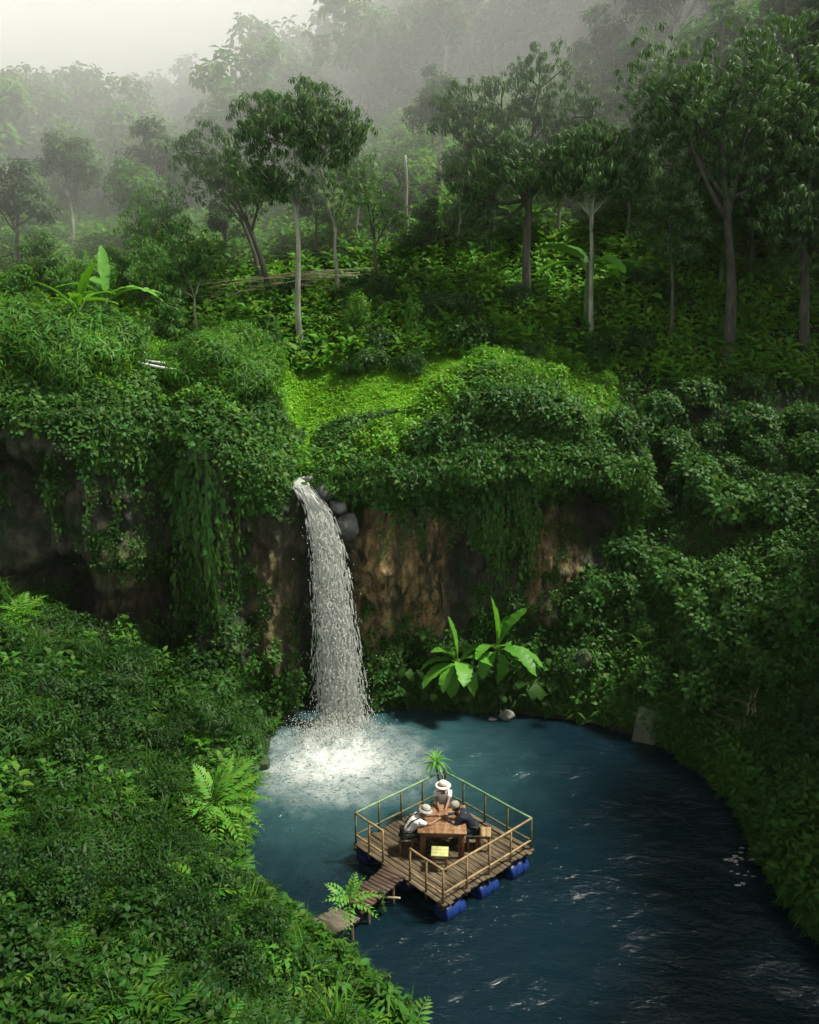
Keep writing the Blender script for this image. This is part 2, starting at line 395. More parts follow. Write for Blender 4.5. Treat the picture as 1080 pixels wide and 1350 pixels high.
IMPACT = np.append(at_z(436, 968, 0)[:2], 0.0)
FOAM_AT = np.append(at_z(447, 1003, 0)[:2], 0.0)
def water_mat():
    m, nt, N, L = new_mat('pool_water')
    out = N.new('ShaderNodeOutputMaterial'); tc = N.new('ShaderNodeTexCoord')
    p = N.new('ShaderNodeBsdfPrincipled')
    p.inputs['Roughness'].default_value = 0.12; p.inputs['IOR'].default_value = 1.33
    # distance from the plunge point
    vs = N.new('ShaderNodeVectorMath'); vs.operation = 'SUBTRACT'; vs.inputs[1].default_value = tuple(FOAM_AT)
    L.new(tc.outputs['Object'], vs.inputs[0])
    sc = N.new('ShaderNodeVectorMath'); sc.operation = 'MULTIPLY'; sc.inputs[1].default_value = (1.0, 1.15, 0)
    L.new(vs.outputs[0], sc.inputs[0])
    ln = N.new('ShaderNodeVectorMath'); ln.operation = 'LENGTH'; L.new(sc.outputs[0], ln.inputs[0])
    def noise(scale, det=6, rough=.6, dist=0.0, vec=None):
        n = N.new('ShaderNodeTexNoise'); n.inputs['Scale'].default_value = scale; n.inputs['Detail'].default_value = det
        n.inputs['Roughness'].default_value = rough; n.inputs['Distortion'].default_value = dist
        L.new(vec or tc.outputs['Object'], n.inputs['Vector']); return n
    def math_(op, a, b=None, c=None, clamp=False):
        q = N.new('ShaderNodeMath'); q.operation = op; q.use_clamp = clamp
        for i, v in enumerate((a, b, c)):
            if v is None: continue
            if isinstance(v, (int, float)): q.inputs[i].default_value = v
            else: L.new(v, q.inputs[i])
        return q.outputs[0]
    nz = noise(1.1, 4)
    dist = math_('ADD', ln.outputs['Value'], math_('MULTIPLY', math_('SUBTRACT', nz.outputs[0], .5), 2.6))
    near = N.new('ShaderNodeMapRange'); near.interpolation_type = 'SMOOTHSTEP'
    near.inputs[1].default_value = 3.8; near.inputs[2].default_value = 0.4; near.inputs[3].default_value = 0; near.inputs[4].default_value = 1
    L.new(dist, near.inputs[0])
    # lacy foam: two ridged noises
    f1 = noise(3.2, 6, .65, 1.2); r1 = math_('SUBTRACT', 1.0, math_('MULTIPLY', math_('ABSOLUTE', math_('SUBTRACT', f1.outputs[0], .5)), 9.0), clamp=True)
    f2 = noise(7.5, 5, .6, .8); r2 = math_('SUBTRACT', 1.0, math_('MULTIPLY', math_('ABSOLUTE', math_('SUBTRACT', f2.outputs[0], .5)), 8.0), clamp=True)
    lace = math_('MAXIMUM', r1, math_('MULTIPLY', r2, .8))
    core = N.new('ShaderNodeMapRange'); core.interpolation_type = 'SMOOTHSTEP'
    core.inputs[1].default_value = 1.9; core.inputs[2].default_value = 0.3
    L.new(dist, core.inputs[0])
    foam = math_('ADD', math_('MULTIPLY', lace, near.outputs[0]), math_('MULTIPLY', core.outputs[0], .30), clamp=True)
    foam = math_('MULTIPLY', foam, 0.80)
    # loose flecks over the whole pool
    fl = noise(16, 3, .5); flk = N.new('ShaderNodeMapRange'); flk.inputs[1].default_value = .70; flk.inputs[2].default_value = .78; L.new(fl.outputs[0], flk.inputs[0])
    fp = noise(.8, 3); fpk = N.new('ShaderNodeMapRange'); fpk.inputs[1].default_value = .50; fpk.inputs[2].default_value = .66; L.new(fp.outputs[0], fpk.inputs[0])
    fleck = math_('MULTIPLY', math_('MULTIPLY', flk.outputs[0], fpk.outputs[0]), .5)
    foam = math_('MAXIMUM', foam, fleck)
    # aerated pale teal near the fall, deep blue away
    mixd = N.new('ShaderNodeMapRange'); mixd.interpolation_type = 'SMOOTHSTEP'; mixd.inputs[1].default_value = 8; mixd.inputs[2].default_value = 1.5
    L.new(dist, mixd.inputs[0])
    c = N.new('ShaderNodeMix'); c.data_type = 'RGBA'; c.inputs[6].default_value = (0.003, 0.0125, 0.0185, 1); c.inputs[7].default_value = (0.030, 0.080, 0.085, 1)
    L.new(mixd.outputs[0], c.inputs[0])
    c2 = N.new('ShaderNodeMix'); c2.data_type = 'RGBA'; c2.inputs[7].default_value = (0.62, 0.65, 0.60, 1)
    L.new(foam, c2.inputs[0]); L.new(c.outputs[2], c2.inputs[6]); L.new(c2.outputs[2], p.inputs['Base Color'])
    rg = N.new('ShaderNodeMapRange'); rg.inputs[3].default_value = .10; rg.inputs[4].default_value = .7; L.new(foam, rg.inputs[0]); L.new(rg.outputs[0], p.inputs['Roughness'])
    mp = N.new('ShaderNodeMapping'); mp.inputs['Rotation'].default_value = (0, 0, .5); mp.inputs['Scale'].default_value = (1, 1.9, 1)
    L.new(tc.outputs['Object'], mp.inputs['Vector'])
    w1 = noise(1.6, 4, .55, .6, mp.outputs[0]); w2 = noise(6.5, 4, .6, .4, mp.outputs[0])
    hgt = math_('ADD', math_('MULTIPLY', w1.outputs[0], 1.0), math_('MULTIPLY', w2.outputs[0], .35))
    hgt = math_('ADD', hgt, math_('MULTIPLY', foam, .25))
    calm = noise(.45, 3, .5); ck = N.new('ShaderNodeMapRange'); ck.inputs[1].default_value = .38; ck.inputs[2].default_value = .66; ck.inputs[3].default_value = .42; ck.inputs[4].default_value = 1.0; L.new(calm.outputs[0], ck.inputs[0])
    hgt = math_('MULTIPLY', hgt, ck.outputs[0])
    p.inputs['Specular IOR Level'].default_value = .42
    b = N.new('ShaderNodeBump'); b.inputs['Strength'].default_value = .6; b.inputs['Distance'].default_value = .2
    L.new(hgt, b.inputs['Height']); L.new(b.outputs[0], p.inputs['Normal'])
    L.new(p.outputs[0], out.inputs['Surface'])
    return m
M['water'] = water_mat()
wx = np.linspace(-9, 20, 330); wy = np.linspace(-2, 34, 400)
WX, WY = np.meshgrid(wx, wy, indexing='ij')
dI = np.hypot(WX - IMPACT[0], WY - IMPACT[1])
WZ = (n2(WX + .3 * WY, WY * 1.7, .9, 31, 3) - .5) * .10 + (n2(WX, WY, .38, 33, 3) - .5) * .42 * np.exp(-(dI / 2.0) ** 2) + .10 * np.exp(-(dI / .8) ** 2)
idx = np.arange(WX.size).reshape(WX.shape)
F = np.stack([idx[:-1, :-1], idx[1:, :-1], idx[1:, 1:], idx[:-1, 1:]], -1).reshape(-1, 4)
w_me = mesh_from('water', np.stack([WX, WY, WZ], -1).reshape(-1, 3), F, smooth=True); w_me.materials.append(M['water'])
water = link_mesh('water', w_me); water['kind'] = 'structure'; water['label'] = 'dark teal pool water with white foam under the waterfall'

# cliff: one continuous rock face, profile from below the water up to the rim and back over the plateau
def px_x(px, y=29.5): return (px - 540) / FPX * y * 1.03
def px_z(py, y=29.5): return at_y(540, py, y)[2]
CX = np.linspace(-24, 8.6, 520)
vs_ = np.concatenate([np.linspace(0, 1, 150), 1 + np.linspace(.02, .6, 24)])
U, Vv = np.meshgrid(CX, vs_, indexing='ij')
RZ = rim_z(U) * sm(0, 1, 1) ; ZB = -0.6
face = np.minimum(Vv, 1.0); over = np.maximum(Vv - 1.0, 0) * 6.2
CZ = ZB + (RZ - ZB) * face
CYc = cliff_y(U)
colm = vnoise(np.stack([U * 1.15, CZ * .10, 0 * U], -1), 41)
rel = (fbm(np.stack([U * .55, CZ * .4, 0 * U + 3], -1), 42, 4) - .5) * 1.9 + (colm - .5) * 1.3 + (fbm(np.stack([U * 2.2, CZ * 1.8, 0 * U], -1), 44, 4) - .5) * .8 + (np.abs(fbm(np.stack([U * 3.1, CZ * .9, 0 * U], -1), 47, 3) - .5) - .1) * 1.1
strata = (vnoise(np.stack([U * .35, CZ * 1.5, 0 * U], -1), 45) - .5) * .7
def dent(cx, cz, rx, rz, amp): return amp * np.exp(-((U - cx) / rx) ** 2 - ((CZ - cz) / rz) ** 2)
hollow = dent(px_x(62, 28), 4.6, 1.0, 1.0, 2.6) + dent(px_x(195, 28.5), 3.9, .8, 1.2, 2.6) + dent(px_x(40, 28), 8.3, 1.2, 1.2, 1.3) \
    + dent(px_x(610), 6.8, 1.5, 1.1, 1.1) + dent(px_x(810, 31), 6.6, 1.2, 1.1, 2.2) + dent(px_x(520), 7.2, .9, .5, .7) + dent(px_x(240), 4.6, .35, 4, 1.2)
hollow = hollow - dent(px_x(515), 4.6, 1.1, 2.2, .7) - dent(px_x(735, 30.5), 5.0, .6, 2.4, .8) - dent(px_x(355, 29), 4.2, .7, 4.0, .9) - dent(px_x(150, 28), 4.4, 1.0, 1.0, .5)
ease = sm(0, .12, face) * (1 - .0 * face)
notch = np.exp(-((U + 3.75) / .75) ** 2)
lip = 0.55 * sm(.78, .95, face) * (1 - sm(0, .5, over)) * (1 - notch)
CY = CYc + (rel + strata + hollow) * (1 - sm(.92, 1.0, face) * .75) * (1 - sm(0, 1.5, over)) - lip + over + .45 * (1 - face) * -1.0
topz = plateau(U, CYc + over + 0.0)
CZ = np.where(over > 0, np.maximum(topz - .10 - .3 * np.exp(-over / .3), rim_z(U) - .05), CZ)
CV = np.stack([U, CY, CZ], -1)
idx = np.arange(U.size).reshape(U.shape)
F = np.stack([idx[:-1, :-1], idx[1:, :-1], idx[1:, 1:], idx[:-1, 1:]], -1).reshape(-1, 4)
def cliff_mat():
    m, nt, N, L = new_mat('cliff_rock')
    out = N.new('ShaderNodeOutputMaterial'); tc = N.new('ShaderNodeTexCoord')
    p = N.new('ShaderNodeBsdfPrincipled'); p.inputs['Roughness'].default_value = .7; p.inputs['Specular IOR Level'].default_value = .35
    def noise(scale, stretch, det=8, rough=.65):
        mp = N.new('ShaderNodeMapping'); mp.inputs['Scale'].default_value = stretch; L.new(tc.outputs['Object'], mp.inputs[0])
        n = N.new('ShaderNodeTexNoise'); n.inputs['Scale'].default_value = scale; n.inputs['Detail'].default_value = det; n.inputs['Roughness'].default_value = rough
        L.new(mp.outputs[0], n.inputs['Vector']); return n.outputs[0]
    def ramp(x, a, b):
        r = N.new('ShaderNodeMapRange'); r.interpolation_type = 'SMOOTHSTEP'; r.inputs[1].default_value = a; r.inputs[2].default_value = b; L.new(x, r.inputs[0]); return r.outputs[0]
    def mix(f, a, b):
        q = N.new('ShaderNodeMix'); q.data_type = 'RGBA'
        if isinstance(f, float): q.inputs[0].default_value = f
        else: L.new(f, q.inputs[0])
        for s, v in ((6, a), (7, b)):
            if isinstance(v, tuple): q.inputs[s].default_value = (*v, 1)
            else: L.new(v, q.inputs[s])
        return q.outputs[2]
    base = mix(ramp(noise(1.4, (1, 1, .45)), .35, .65), (0.018, 0.020, 0.012), (0.085, 0.082, 0.050))
    moss = ramp(noise(.9, (1, 1, .7)), .46, .62)
    base = mix(moss, base, (0.016, 0.040, 0.010))
    at = N.new('ShaderNodeAttribute'); at.attribute_name = 'tint'
    oc = N.new('ShaderNodeMath'); oc.operation = 'MULTIPLY'; L.new(at.outputs['Fac'], oc.inputs[0]); L.new(ramp(noise(1.6, (1, 1, .22)), .36, .58), oc.inputs[1])
    ochre = mix(ramp(noise(3.5, (1, 1, .3)), .35, .65), (0.20, 0.125, 0.045), (0.56, 0.39, 0.17))
    base = mix(oc.outputs[0], base, ochre)
    streak = ramp(noise(2.4, (1.3, 1.3, .07), 5), .56, .70)
    base = mix(streak, base, (0.02, 0.02, 0.013))
    fine = N.new('ShaderNodeMapRange'); fine.inputs[1].default_value = .3; fine.inputs[2].default_value = .7; fine.inputs[3].default_value = .35; fine.inputs[4].default_value = 1.5; L.new(noise(7, (1, 1, .5), 10, .75), fine.inputs[0])
    fm_ = N.new('ShaderNodeVectorMath'); fm_.operation = 'SCALE'; L.new(base, fm_.inputs[0]); L.new(fine.outputs[0], fm_.inputs['Scale']); base = fm_.outputs[0]
    L.new(base, p.inputs['Base Color'])
    b = N.new('ShaderNodeBump'); b.inputs['Strength'].default_value = 1.0; b.inputs['Distance'].default_value = .22
    L.new(noise(3.2, (1, 1, .6), 10, .7), b.inputs['Height']); L.new(b.outputs[0], p.inputs['Normal'])
    L.new(p.outputs[0], out.inputs['Surface'])
    return m
M['cliff'] = cliff_mat()
def gauss(px, w, cz, rz, y=30): return np.exp(-((U - px_x(px, y)) / w) ** 4 - ((CZ - cz) / rz) ** 4)
och = np.clip(gauss(512, 1.15, 4.4, 2.7) + gauss(572, .45, 4.9, 2.4) + gauss(735, .95, 5.2, 2.2, 31) * .55 + gauss(150, 1.1, 5.0, 1.4, 28) * .22 + gauss(355, .8, 4.5, 3.0, 29) * .25 + gauss(705, .3, 4.8, 2.0, 31) * .5, 0, 1)
c_me = mesh_from('cliff', CV.reshape(-1, 3), F, och.reshape(-1), smooth=True); c_me.materials.append(M['cliff'])
cliff = link_mesh('cliff', c_me); cliff['kind'] = 'structure'; cliff['label'] = 'dark mossy rock cliff with ochre patches beside the waterfall'
# face normals of the cliff grid, for planting on it
du = np.gradient(CV, axis=0); dv = np.gradient(CV, axis=1)
CN = np.cross(du, dv); CN /= np.linalg.norm(CN, axis=-1, keepdims=True) + 1e-9

# ------------------------------------------------------------------ undergrowth (countless leaves: kind stuff)
def scatter(n, th=(-38, 38), r=(9, 130), keep=None, seed=1):
    """points in plan, density falling with the square of the distance from where the place is looked at"""
    g = np.random.default_rng(seed)
    t = np.radians(g.uniform(th[0], th[1], n)); rr = np.exp(g.uniform(math.log(r[0]), math.log(r[1]), n))
    x, y = rr * np.sin(t), rr * np.cos(t)
    nn = normal_at(x, y)
    slope = 1 / np.maximum(nn[:, 2], .15)
    k = g.uniform(0, 4.0, n) < slope * 1.6
    x, y, nn = x[k], y[k], nn[k]
    if keep is not None:
        q = keep(x, y, g); x, y, nn = x[q], y[q], nn[q]
    return np.stack([x, y, surf(x, y)], -1), nn, g
def leanup(nn, a=0.5):
    u = nn * a + np.array([0, 0, 1.0]) * (1 - a); return u / np.linalg.norm(u, axis=1, keepdims=True)

S_broad = [sprig(i, 9, .22, .12, (.0, .9), .30, 3, .5) for i in range(4)]
S_small = [sprig(10 + i, 12, .13, .065, (-.1, .9), .28, 2, .4) for i in range(4)]
S_flat = [sprig(25 + i, 11, .11, .06, (-.15, .35), .08, 1, .25) for i in range(3)]
S_tiny = [sprig(20 + i, 9, .085, .05, (-.1, .8), .14, 1, .3) for i in range(3)]
S_lance = [sprig(30 + i, 13, .27, .045, (-.5, .7), .25, 2, .9) for i in range(4)]
S_palm = [sprig(40 + i, 9, .26, .085, (-.25, .15), .02, 2, .55) for i in range(4)]
S_far = [sprig(50 + i, 9, .38, .20, (-.2, .9), .40, 1, .4) for i in range(4)]
S_grass = [grass_tuft(60 + i, 16, .42, .018, .10, .6) for i in range(4)]
S_tall = [grass_tuft(70 + i, 13, .85, .035, .07, .7) for i in range(3)]
def fern_tpl(seed, n=6, l=.55):
    r = random.Random(seed); mb = MB()
    for i in range(n):
        V, F, T = frond(l * r.uniform(.8, 1.15), 9, .16, .045, .55, seed + i, segs=1)
        mb.add(V @ rotm(i * 6.283 / n + r.uniform(-.3, .3), r.uniform(.3, .7)).T, F, T)
    return mb.data()
S_fern = [fern_tpl(80 + i) for i in range(3)]
def heart(l, w):
    """taro blade: heart shaped, hanging from its stalk"""
    V, F = leaf(l, w, .35, .15, 6, 0); W, G = leaf(l * .28, w * .42, .2, .1, 2, 0)
    mb = MB().add(V, F)
    for s in (-1, 1): mb.add(W @ rotm(math.pi + s * .55).T + (l * .1, 0, 0), G)
    return mb.data()[:2]
def taro_tpl(seed, n=7, l=.42, h=.55):
    r = random.Random(seed); lf, st = MB(), MB()
    for i in range(n):
        yaw = i * 2.4 + r.uniform(-.3, .3); k = r.uniform(.65, 1.2); hh = h * r.uniform(.6, 1.2); out = .32 * r.uniform(.5, 1.3)
        V, F = heart(l * k, l * .72 * k); tip = np.array([out * math.cos(yaw), out * math.sin(yaw), hh])
        lf.add(V @ rotm(yaw, -.55 + r.uniform(-.25, .3), r.uniform(-.3, .3)).T + tip, F, r.uniform(-.15, .15))
        st.add(*tube([(0, 0, 0), tip * (.35, .35, .6), tip], [.016, .012, .008], 5, False))
    return lf.data(), st.data()

def shade_of(x, y):   # patches of lighter and darker plants, a colour of the plants themselves
    return np.clip(.42 + (n2(x, y, 2.3, 71) - .5) * .9 + (n2(x, y, .6, 72) - .5) * .5, 0.03, .95)
_SW = np.array([hit(a, b)[:2] for a, b in [(384, 596), (425, 618), (470, 604), (515, 570), (555, 530), (600, 495), (640, 478), (590, 470), (440, 470), (372, 484), (366, 520), (372, 560)]])
def in_poly(x, y, poly):
    x = np.asarray(x, float); y = np.asarray(y, float); c = np.zeros(np.shape(x), bool)
    for (ax, ay), (bx, by) in zip(poly, np.roll(poly, -1, 0)):
        c ^= ((ay > y) != (by > y)) & (x < (bx - ax) * (y - ay) / (by - ay + 1e-12) + ax)
    return c
def is_swale(x, y): return in_poly(x + (n2(x, y, .8, 15) - .5) * .8, y, _SW)
def is_left(x, y): return (x < 0) & (y < cliff_y(x) - .15)
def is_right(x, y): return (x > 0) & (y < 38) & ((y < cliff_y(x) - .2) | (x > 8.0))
def is_hill(x, y): return y > 37.5
def is_top(x, y): return (y > cliff_y(x) + .7) & (y < 38.5) & (x < 8.5) & ~is_swale(x, y)

def undergrowth(name, mat, groups, label, cat='undergrowth'):
    mb = MB()
    for tpls, pos, up, sc, ti, sd in groups: stamp_many(mb, tpls, pos, up, sc, ti, sd)
    o = mb.build(name, mat); tag(o, label, cat, kind='stuff'); return o
def layer(tpls, n, keep, sc, up=.5, seed=1, r=(9, 130), th=(-38, 38), dt=0.0, lift=0.0, clump=None):
    def kp(x, y, g):
        q = keep(x, y) & (shore_s(x, y) > .02)
        if clump: q &= n2(x, y, clump[0], seed + 5) > clump[1]
        return q
    pos, nn, g = scatter(n, th, r, kp, seed)
    pos[:, 2] += lift * g.uniform(0, 1, len(pos))
    s = g.uniform(sc[0], sc[1], len(pos))
    return (tpls, pos, leanup(nn, up), s, shade_of(pos[:, 0], pos[:, 1]) + dt + g.uniform(-.1, .1, len(pos)), seed)

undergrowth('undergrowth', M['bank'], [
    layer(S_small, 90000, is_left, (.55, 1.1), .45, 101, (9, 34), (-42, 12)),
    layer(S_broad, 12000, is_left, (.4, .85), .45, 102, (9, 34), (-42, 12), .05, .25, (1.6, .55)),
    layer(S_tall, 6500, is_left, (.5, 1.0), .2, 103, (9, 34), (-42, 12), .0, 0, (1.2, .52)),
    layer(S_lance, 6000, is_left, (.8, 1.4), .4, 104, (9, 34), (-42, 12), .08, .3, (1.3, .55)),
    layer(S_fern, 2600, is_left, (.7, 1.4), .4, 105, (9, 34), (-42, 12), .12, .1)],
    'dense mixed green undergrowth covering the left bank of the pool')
undergrowth('undergrowth', M['lush'], [
    layer(S_broad, 5200, is_left, (.6, 1.35), .4, 106, (18, 34), (-42, 12), -.2, .45, (1.9, .60)),
    layer(S_fern, 2400, is_left, (1.0, 2.1), .3, 107, (11.5, 34), (-42, 12), -.2, .25, (1.1, .60)),
    layer(S_palm, 3600, is_left, (.6, 1.25), .4, 108, (11.5, 34), (-42, 12), -.2, .5, (1.5, .60)),
    layer(S_tall, 2600, is_left, (.7, 1.3), .2, 109, (11.5, 34), (-42, 12), -.2, 0, (1.4, .62))],
    'clumps of lighter ferns and broad leaves scattered over the left bank')
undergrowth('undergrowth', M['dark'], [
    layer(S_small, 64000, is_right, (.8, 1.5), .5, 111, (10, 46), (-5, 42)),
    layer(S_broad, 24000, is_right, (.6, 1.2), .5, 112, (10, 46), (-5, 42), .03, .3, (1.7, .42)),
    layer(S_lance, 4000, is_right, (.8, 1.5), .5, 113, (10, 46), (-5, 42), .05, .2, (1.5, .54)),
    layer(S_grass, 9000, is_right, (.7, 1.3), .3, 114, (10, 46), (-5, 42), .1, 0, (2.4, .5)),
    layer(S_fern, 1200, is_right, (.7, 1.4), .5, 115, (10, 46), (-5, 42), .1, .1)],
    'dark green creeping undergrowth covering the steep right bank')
def is_shore(x, y):
    s = shore_s(x, y); return (s > .0) & (s < .55) & ~((y > 25.5) & (x > -5.5) & (x < -1))
undergrowth('undergrowth', M['dark'], [
    layer(S_tall, 60000, is_shore, (.4, .95), .6, 151, (10, 32), (-42, 42), .05, .1),
    layer(S_broad, 40000, is_shore, (.6, 1.3), .6, 152, (10, 32), (-42, 42), .05, .35),
    layer(S_lance, 30000, is_shore, (.8, 1.7), .6, 153, (10, 32), (-42, 42), .08, .35),
    layer(S_fern, 9000, is_shore, (.7, 1.4), .6, 154, (10, 32), (-42, 42), .1, .2)],
    'ragged fringe of grass and leaves overhanging the pool edge')
undergrowth('undergrowth', M['hill'], [
    layer(S_far, 46000, is_hill, (.7, 1.5), .4, 121, (37, 190), (-36, 38), .05, .5),
    layer(S_broad, 44000, lambda x, y: is_hill(x, y) & (y < 75), (.7, 1.35), .4, 122, (37, 75), (-36, 38), .12, .7, (4, .42)),
    layer(S_palm, 16000, lambda x, y: is_hill(x, y) & (y < 90), (.7, 1.35), .3, 123, (37, 90), (-36, 38), .2, 1.3, (5, .5))],
    'bright green leafy undergrowth covering the wooded hillside')
undergrowth('grass', M['grass'], [
    layer(S_grass, 60000, lambda x, y: is_swale(x, y) | ((y > 34) & (y < 39.5) & (x < 9) & (x > -14)), (.35, .75), .25, 131, (28, 41), (-24, 16), .1),
    layer(S_flat, 150000, is_swale, (.6, 1.2), .35, 132, (28, 41), (-24, 16), .12, .13),
    layer(S_broad, 2400, is_swale, (.5, .9), .3, 133, (28, 41), (-24, 16), .0, .1, (1.1, .6))],
    'bright lime green grass in the hollow above the waterfall', 'grass')
undergrowth('undergrowth', M['lush'], [
    layer(S_small, 42000, is_top, (.9, 1.6), .5, 141, (26, 42), (-38, 20), .05),
    layer(S_broad, 12000, is_top, (.7, 1.2), .5, 142, (26, 42), (-38, 20), .05, .3, (1.4, .5))],
    'leafy green mat covering the rounded tops of the cliff')
def is_crest(x, y): return is_top(x, y) & (y > cliff_y(x) + 1.0) & (x > -1.5) | (is_top(x, y) & (x < -6) & (y > cliff_y(x) + .8))
undergrowth('undergrowth', M['crest'], [
    layer(S_small, 46000, is_crest, (.8, 1.5), .4, 144, (27, 42), (-38, 24), .12, .12),
    layer(S_flat, 60000, is_crest, (1.0, 1.9), .4, 147, (27, 42), (-38, 24), .12, .3),
    layer(S_grass, 14000, is_crest, (.6, 1.1), .3, 145, (27, 42), (-38, 24), .12),
    layer(S_palm, 3800, is_crest, (.7, 1.2), .4, 146, (27, 42), (-38, 24), .1, .35, (1.4, .52))],
    'bright yellow-green low plants over the crests of the cliff mounds')

# leaves rooted on the rock itself: rim curtain, ledges and crevices
flatP, flatN = CV.reshape(-1, 3), CN.reshape(-1, 3)
fU, fV = U.reshape(-1), Vv.reshape(-1)
def cliff_points(n, seed, weight):
    g = np.random.default_rng(seed)
    P_ = flatP; wgt = np.maximum(weight, 0)
    i = g.choice(len(P_), n, p=wgt / wgt.sum())
    pos = P_[i] + g.normal(0, .07, (n, 3)); nn = flatN[i].copy(); nn[nn[:, 1] > 0] *= -1
    return pos + nn * .05, nn, g
# how far down (z) the leaf curtain hangs
hang_px = [(-60, 540), (0, 540), (60, 545), (110, 560), (160, 590), (215, 620), (228, 700), (238, 700), (255, 600), (300, 590), (322, 680), (350, 680), (385, 640), (398, 630), (425, 650),
           (450, 660), (468, 700), (490, 650), (540, 655), (590, 690), (620, 690), (645, 740), (700, 740), (712, 670), (760, 660), (800, 650), (840, 690), (860, 760), (900, 800)]
hx = [px_x(a, 29.5) for a, b in hang_px]; hz_ = [px_z(b, 29.5) for a, b in hang_px]
hang = np.interp(fU, hx, hz_) + (n2(fU, fU * 0 + 2, .5, 77) - .5) * 1.2
depth_over = flatP[:, 2] - hang
area = (np.linalg.norm(np.cross(du, dv), axis=-1)).reshape(-1)
near_fall = np.exp(-((fU + 3.75) / .45) ** 2)
wt_curtain = area * sm(-.3, .5, depth_over) * (1 - near_fall * sm(7.2, 7.9, flatP[:, 2]) * .97) * (1 - near_fall)
patch = fbm(np.stack([fU * .7, flatP[:, 2] * .5, fU * 0], -1), 81, 4)
wt_patch = area * sm(.50, .62, patch) * (flatP[:, 2] > 0) * (1 - och.reshape(-1) * .93) * (1 - near_fall)
wt_foot = area * np.exp(-((flatP[:, 2] - 1.0) / 1.3) ** 2) * (1 - near_fall)
mbc = MB()
for tp, n, wt, sc, dt, sd in [(S_small, 26000, wt_curtain, (.8, 1.5), .0, 201), (S_broad, 11000, wt_curtain, (.7, 1.3), .05, 202), (S_lance, 5000, wt_curtain, (.8, 1.3), .05, 203),
                              (S_tiny, 4800, wt_patch, (.9, 1.7), -.1, 204), (S_small, 1300, wt_patch, (.6, 1.1), -.1, 205), (S_small, 3000, wt_foot, (.8, 1.5), .0, 206), (S_broad, 1500, wt_foot, (.7, 1.2), .0, 207)]:
    pos, nn, g = cliff_points(n, sd, wt)
    up = nn * .75 + np.array([0, 0, .35]) + g.normal(0, .2, nn.shape)
    stamp_many(mbc, tp, pos, up, g.uniform(*sc, n), np.clip(.4 + (fbm(pos * 1.1, 83) - .5) * 1.0 + dt, .03, .95), sd)
o = mbc.build('creepers', M['vine']); tag(o, 'dark green creepers hanging over the cliff rim and rock ledges', 'creepers', kind='stuff')

# ------------------------------------------------------------------ plants one can count
def two_part(name, lf, st, lmat, loc, label, cat, group=None, leafname='foliage', stemname='stem', smat=None, rz=0, sc=1):
    t = empty(name, loc, rz, sc); tag(t, label, cat, group)
    link_mesh(leafname, lf, t); link_mesh(stemname, st, t); return t
def meshes(lf, st, lmat, smat, lt=.45):
    V, F, T = lf; a = mesh_from('foliage', V, F, np.clip(T + lt, 0, 1)); a.materials.append(lmat)
    V, F, T = st; b = mesh_from('stem', V, F, np.clip(T + .5, 0, 1), True); b.materials.append(smat or M['stem'])
    return a, b
# taro
taro_m = [meshes(*taro_tpl(300 + i), M['bank'], None, .55) for i in range(4)]
def place_set(name, tpl_ms, spots, cat, group, label, leafname='foliage'):
    protos = []
    for i, (loc, rz, sc) in enumerate(spots):
        k = i % len(tpl_ms)
        if k >= len(protos): protos.append(two_part(name, *tpl_ms[k], None, loc, label, cat, group, leafname, rz=rz, sc=sc))
        else: copy_thing(protos[k], loc, rz, sc, label, group)
def spots_px(poly, n, seed, sc, ok=None):
    """plan positions inside a region of ground whose outline is given by four ground points"""
    g = np.random.default_rng(seed); out = []
    c = [hit(*p) for p in poly]
    while len(out) < n:
        a, b = g.uniform(0, 1, 2)
        p = (c[0] * (1 - a) + c[1] * a) * (1 - b) + (c[3] * (1 - a) + c[2] * a) * b
        if shore_s(p[0], p[1]) < .12: continue
        if ok and not ok(p[0], p[1]): continue
        out.append(((p[0], p[1], float(surf(p[0], p[1])) - .03), g.uniform(0, 6.28), g.uniform(*sc)))
    return out
place_set('taro_plant', taro_m, spots_px([(0, 850), (350, 880), (330, 990), (0, 960)], 46, 1, (.5, 1.1)), 'taro', 'taro plants on the left bank below the cliff', 'leafy taro plant with heart-shaped leaves on the left bank below the cliff', 'leaves')
place_set('taro_plant', [meshes(*taro_tpl(320 + i), M['dark'], None, .5) for i in range(3)], spots_px([(490, 900), (740, 880), (730, 930), (500, 930)], 40, 2, (.7, 1.15)), 'taro', 'taro plants at the foot of the cliff', 'dark taro plant with drooping leaves at the foot of the ochre cliff', 'leaves')
